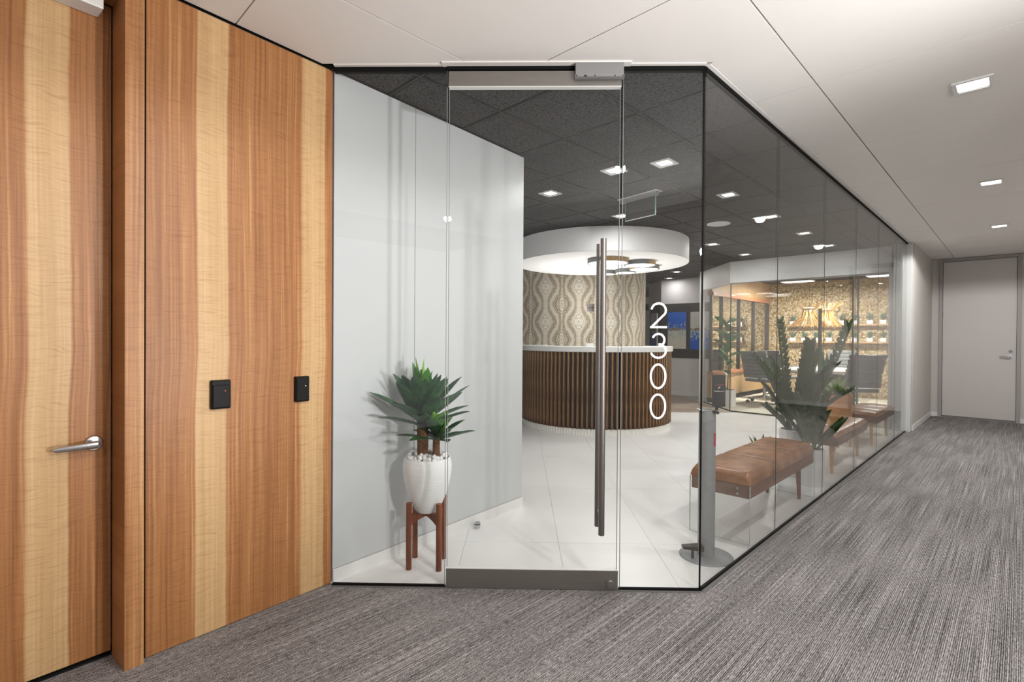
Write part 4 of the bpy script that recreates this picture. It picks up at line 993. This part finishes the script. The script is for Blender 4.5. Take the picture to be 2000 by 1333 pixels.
# conference table
t = thing('conference_table', 'white topped conference table with dark panel base', 'table', (-1.58, 9.15, 0))
b = B(); n = 56
pl = [(math.copysign(abs(math.cos(2*PI*k/n))**.5, math.cos(2*PI*k/n))*.70, math.copysign(abs(math.sin(2*PI*k/n))**.5, math.sin(2*PI*k/n))*.92) for k in range(n)]
b.prism(pl, .705, .74); b.build('table_top', M['marble'], t)
B().prism([(x*.98, y*.98) for x, y in pl], .685, .705).build('edge_band', M['walnut'], t)
for y in (-.55, .55): B().box(-.28, .28, y-.04, y+.04, 0, .686).build('panel_leg', M['dark_post'], t)
# swivel chairs
def make_chair(lab, loc, rz):
    t = thing('swivel_chair', lab, 'chair', loc, rz, 'grey swivel chairs around the table')
    B().rbox(-.25, .25, -.24, .24, .42, .49, .03, 3).build('seat', M['grey_leather'], t, True)
    b = B()
    for k in range(7):
        z0 = .50+k*.075; y = -.235-.012*k-.002*k*k
        b.rbox(-.245, .245, y-.04, y+.02, z0, z0+.073, .014, 2)
    b.build('backrest', M['grey_leather'], t, True)
    for sx in (-1, 1):
        B().tube([(sx*.25, -.26, .70), (sx*.275, -.15, .70), (sx*.275, .08, .69), (sx*.275, .13, .63), (sx*.26, .12, .45)], .012, 8).build('armrest', M['chrome'], t, True)
    B().tube([(0, 0, .14), (0, 0, .42)], .028, 14).build('post', M['chrome'], t, True)
    for k in range(5):
        a = 2*PI*k/5+.3
        lg = B().tube([(.02*math.cos(a), .02*math.sin(a), .13), (.30*math.cos(a), .30*math.sin(a), .085)], [.022, .013], 8).build('base_leg', M['chrome'], t, True)
        B().tube([(.30*math.cos(a)-.02*math.sin(a), .30*math.sin(a)+.02*math.cos(a), .031), (.30*math.cos(a)+.02*math.sin(a), .30*math.sin(a)-.02*math.cos(a), .031)], .031, 14).build('caster', M['black_plastic'], lg, True)
    return t
c0 = make_chair('grey ribbed swivel chair with its back to the reception, left of the table', (-2.62, 8.75, 0), R(-10))
c0.scale = (1.14, 1.14, 1.06)
G = 'grey swivel chairs around the table'
dup(c0, 'grey swivel chair beyond the left end of the table, partly hidden by the first chair', (-2.64, 9.95, 0), R(-20), G)
dup(c0, 'grey swivel chair at the right of the table, seen past the dark door post', (-.86, 7.80, 0), R(38), G)
dup(c0, 'grey swivel chair at the far side of the table below the pendants', (-1.65, 10.55, 0), R(185), G)
# fiddle-leaf plant and waste bin
t = thing('potted_fig', 'broad-leaved fig plant in a square white pot at the conference room corner', 'potted plant', (-2.93, 7.62, 0))
B().rbox(-.12, .12, -.12, .12, 0, .33, .006).build('pot', M['white_pot'], t)
B().box(-.105, .105, -.105, .105, .32, .333).build('soil', M['soil'], t)
B().tube([(0, 0, .32), (.01, 0, .7), (-.02, .01, 1.1), (-.03, .0, 1.55)], [.014, .012, .010, .006], 8).build('trunk', M['stem'], t, True)
rr = random.Random(3)
for k in range(22):
    z = .55+k*.052; a = k*2.4
    add_leaf(t, M['leaf_fig'], (-.02*(z-.4), 0, z), a, .25+.5*rr.random(), .30*rr.uniform(.75, 1.1), .075*rr.uniform(.8, 1.1), .3, .2, .7, rr.uniform(-.4, .4), n=8)
t = thing('waste_bin', 'translucent waste bin behind the slanted conference glass', 'bin', (-3.18, 7.86, 0))
B().lathe([(0, 0), (.11, 0), (.135, .36), (.128, .36), (.104, .008), (0, .008)], 28).build('bucket', M['bin'], t, True)
B().lathe([(.128, .35), (.142, .35), (.142, .37), (.128, .37), (.128, .35)], 28).build('rim', M['trim_white'], t, True)

# ------------------------------------------------------------------ back hall with paintings
wb = S(B().box(-5.0, -3.6, 8.75, 8.9, 0, 2.737).build('wall_hall', M['lavender_wall']))
B().box(-5.0, -3.6, 8.735, 8.75, .88, 2.16).build('accent_band', M['charcoal_wall'], wb)
ha = math.atan2(.61, -.66)
wb2 = S(B().box(0, .95, -.15, 0, 0, 2.737).build('wall_hall_side', M['lavender_wall'], None, loc=(-5.0, 8.75, 0), rot=(0, 0, ha)))
B().box(0, .80, 0, .015, .88, 2.16).build('accent_band', M['charcoal_wall'], wb2)
S(B().box(-5.0, -3.6, 8.735, 8.75, 0, .09).build('baseboard_hall', M['basebd']))
wk = S(B().box(-9.5, -2, 13.0, 13.1, 0, 2.737).box(-9.6, -9.5, 2, 13.1, 0, 2.737).build('wall_back', M['lavender_wall']))
S(B().box(-7.6, -5.2, 12.2, 12.3, 2.25, 2.45).build('trim_6', M['charcoal_wall']))
def canvas(lab, mat, loc, rz, wd, h):
    t = thing('painting', lab, 'painting', loc, rz, 'blue and white abstract canvases in the back hall')
    B().box(-wd/2, wd/2, -.035, -.03, 0, 1).build('canvas', M[mat], t).scale = (1, 1, h)
    B().box(-wd/2+.01, wd/2-.01, -.03, 0, .01, h-.01).build('stretcher', M['white_wall'], t)
    return t
canvas('abstract canvas, blue above and white below, on the dark band', 'paint_blue', (-4.565, 8.735, 1.095), 0, .46, .86)
canvas('abstract canvas, white above and blue below, cut off by the white post', 'paint_white', (-4.0, 8.735, 1.09), 0, .46, .86)
p3 = Vector((-5.0, 8.75, 0))+Vector((math.cos(ha), math.sin(ha), 0))*.40
nn = Vector((-math.sin(ha), math.cos(ha), 0))
canvas('narrow-looking pale and blue canvas on the slanted side wall behind the numerals', 'paint_pale', (p3.x+nn.x*.015, p3.y+nn.y*.015, 1.10), ha+PI, .46, .86)
S(B().box(-3.72, -3.69, 8.70, 8.75, .85, 1.0).build('trim_7', M['dark_post'])) if False else None
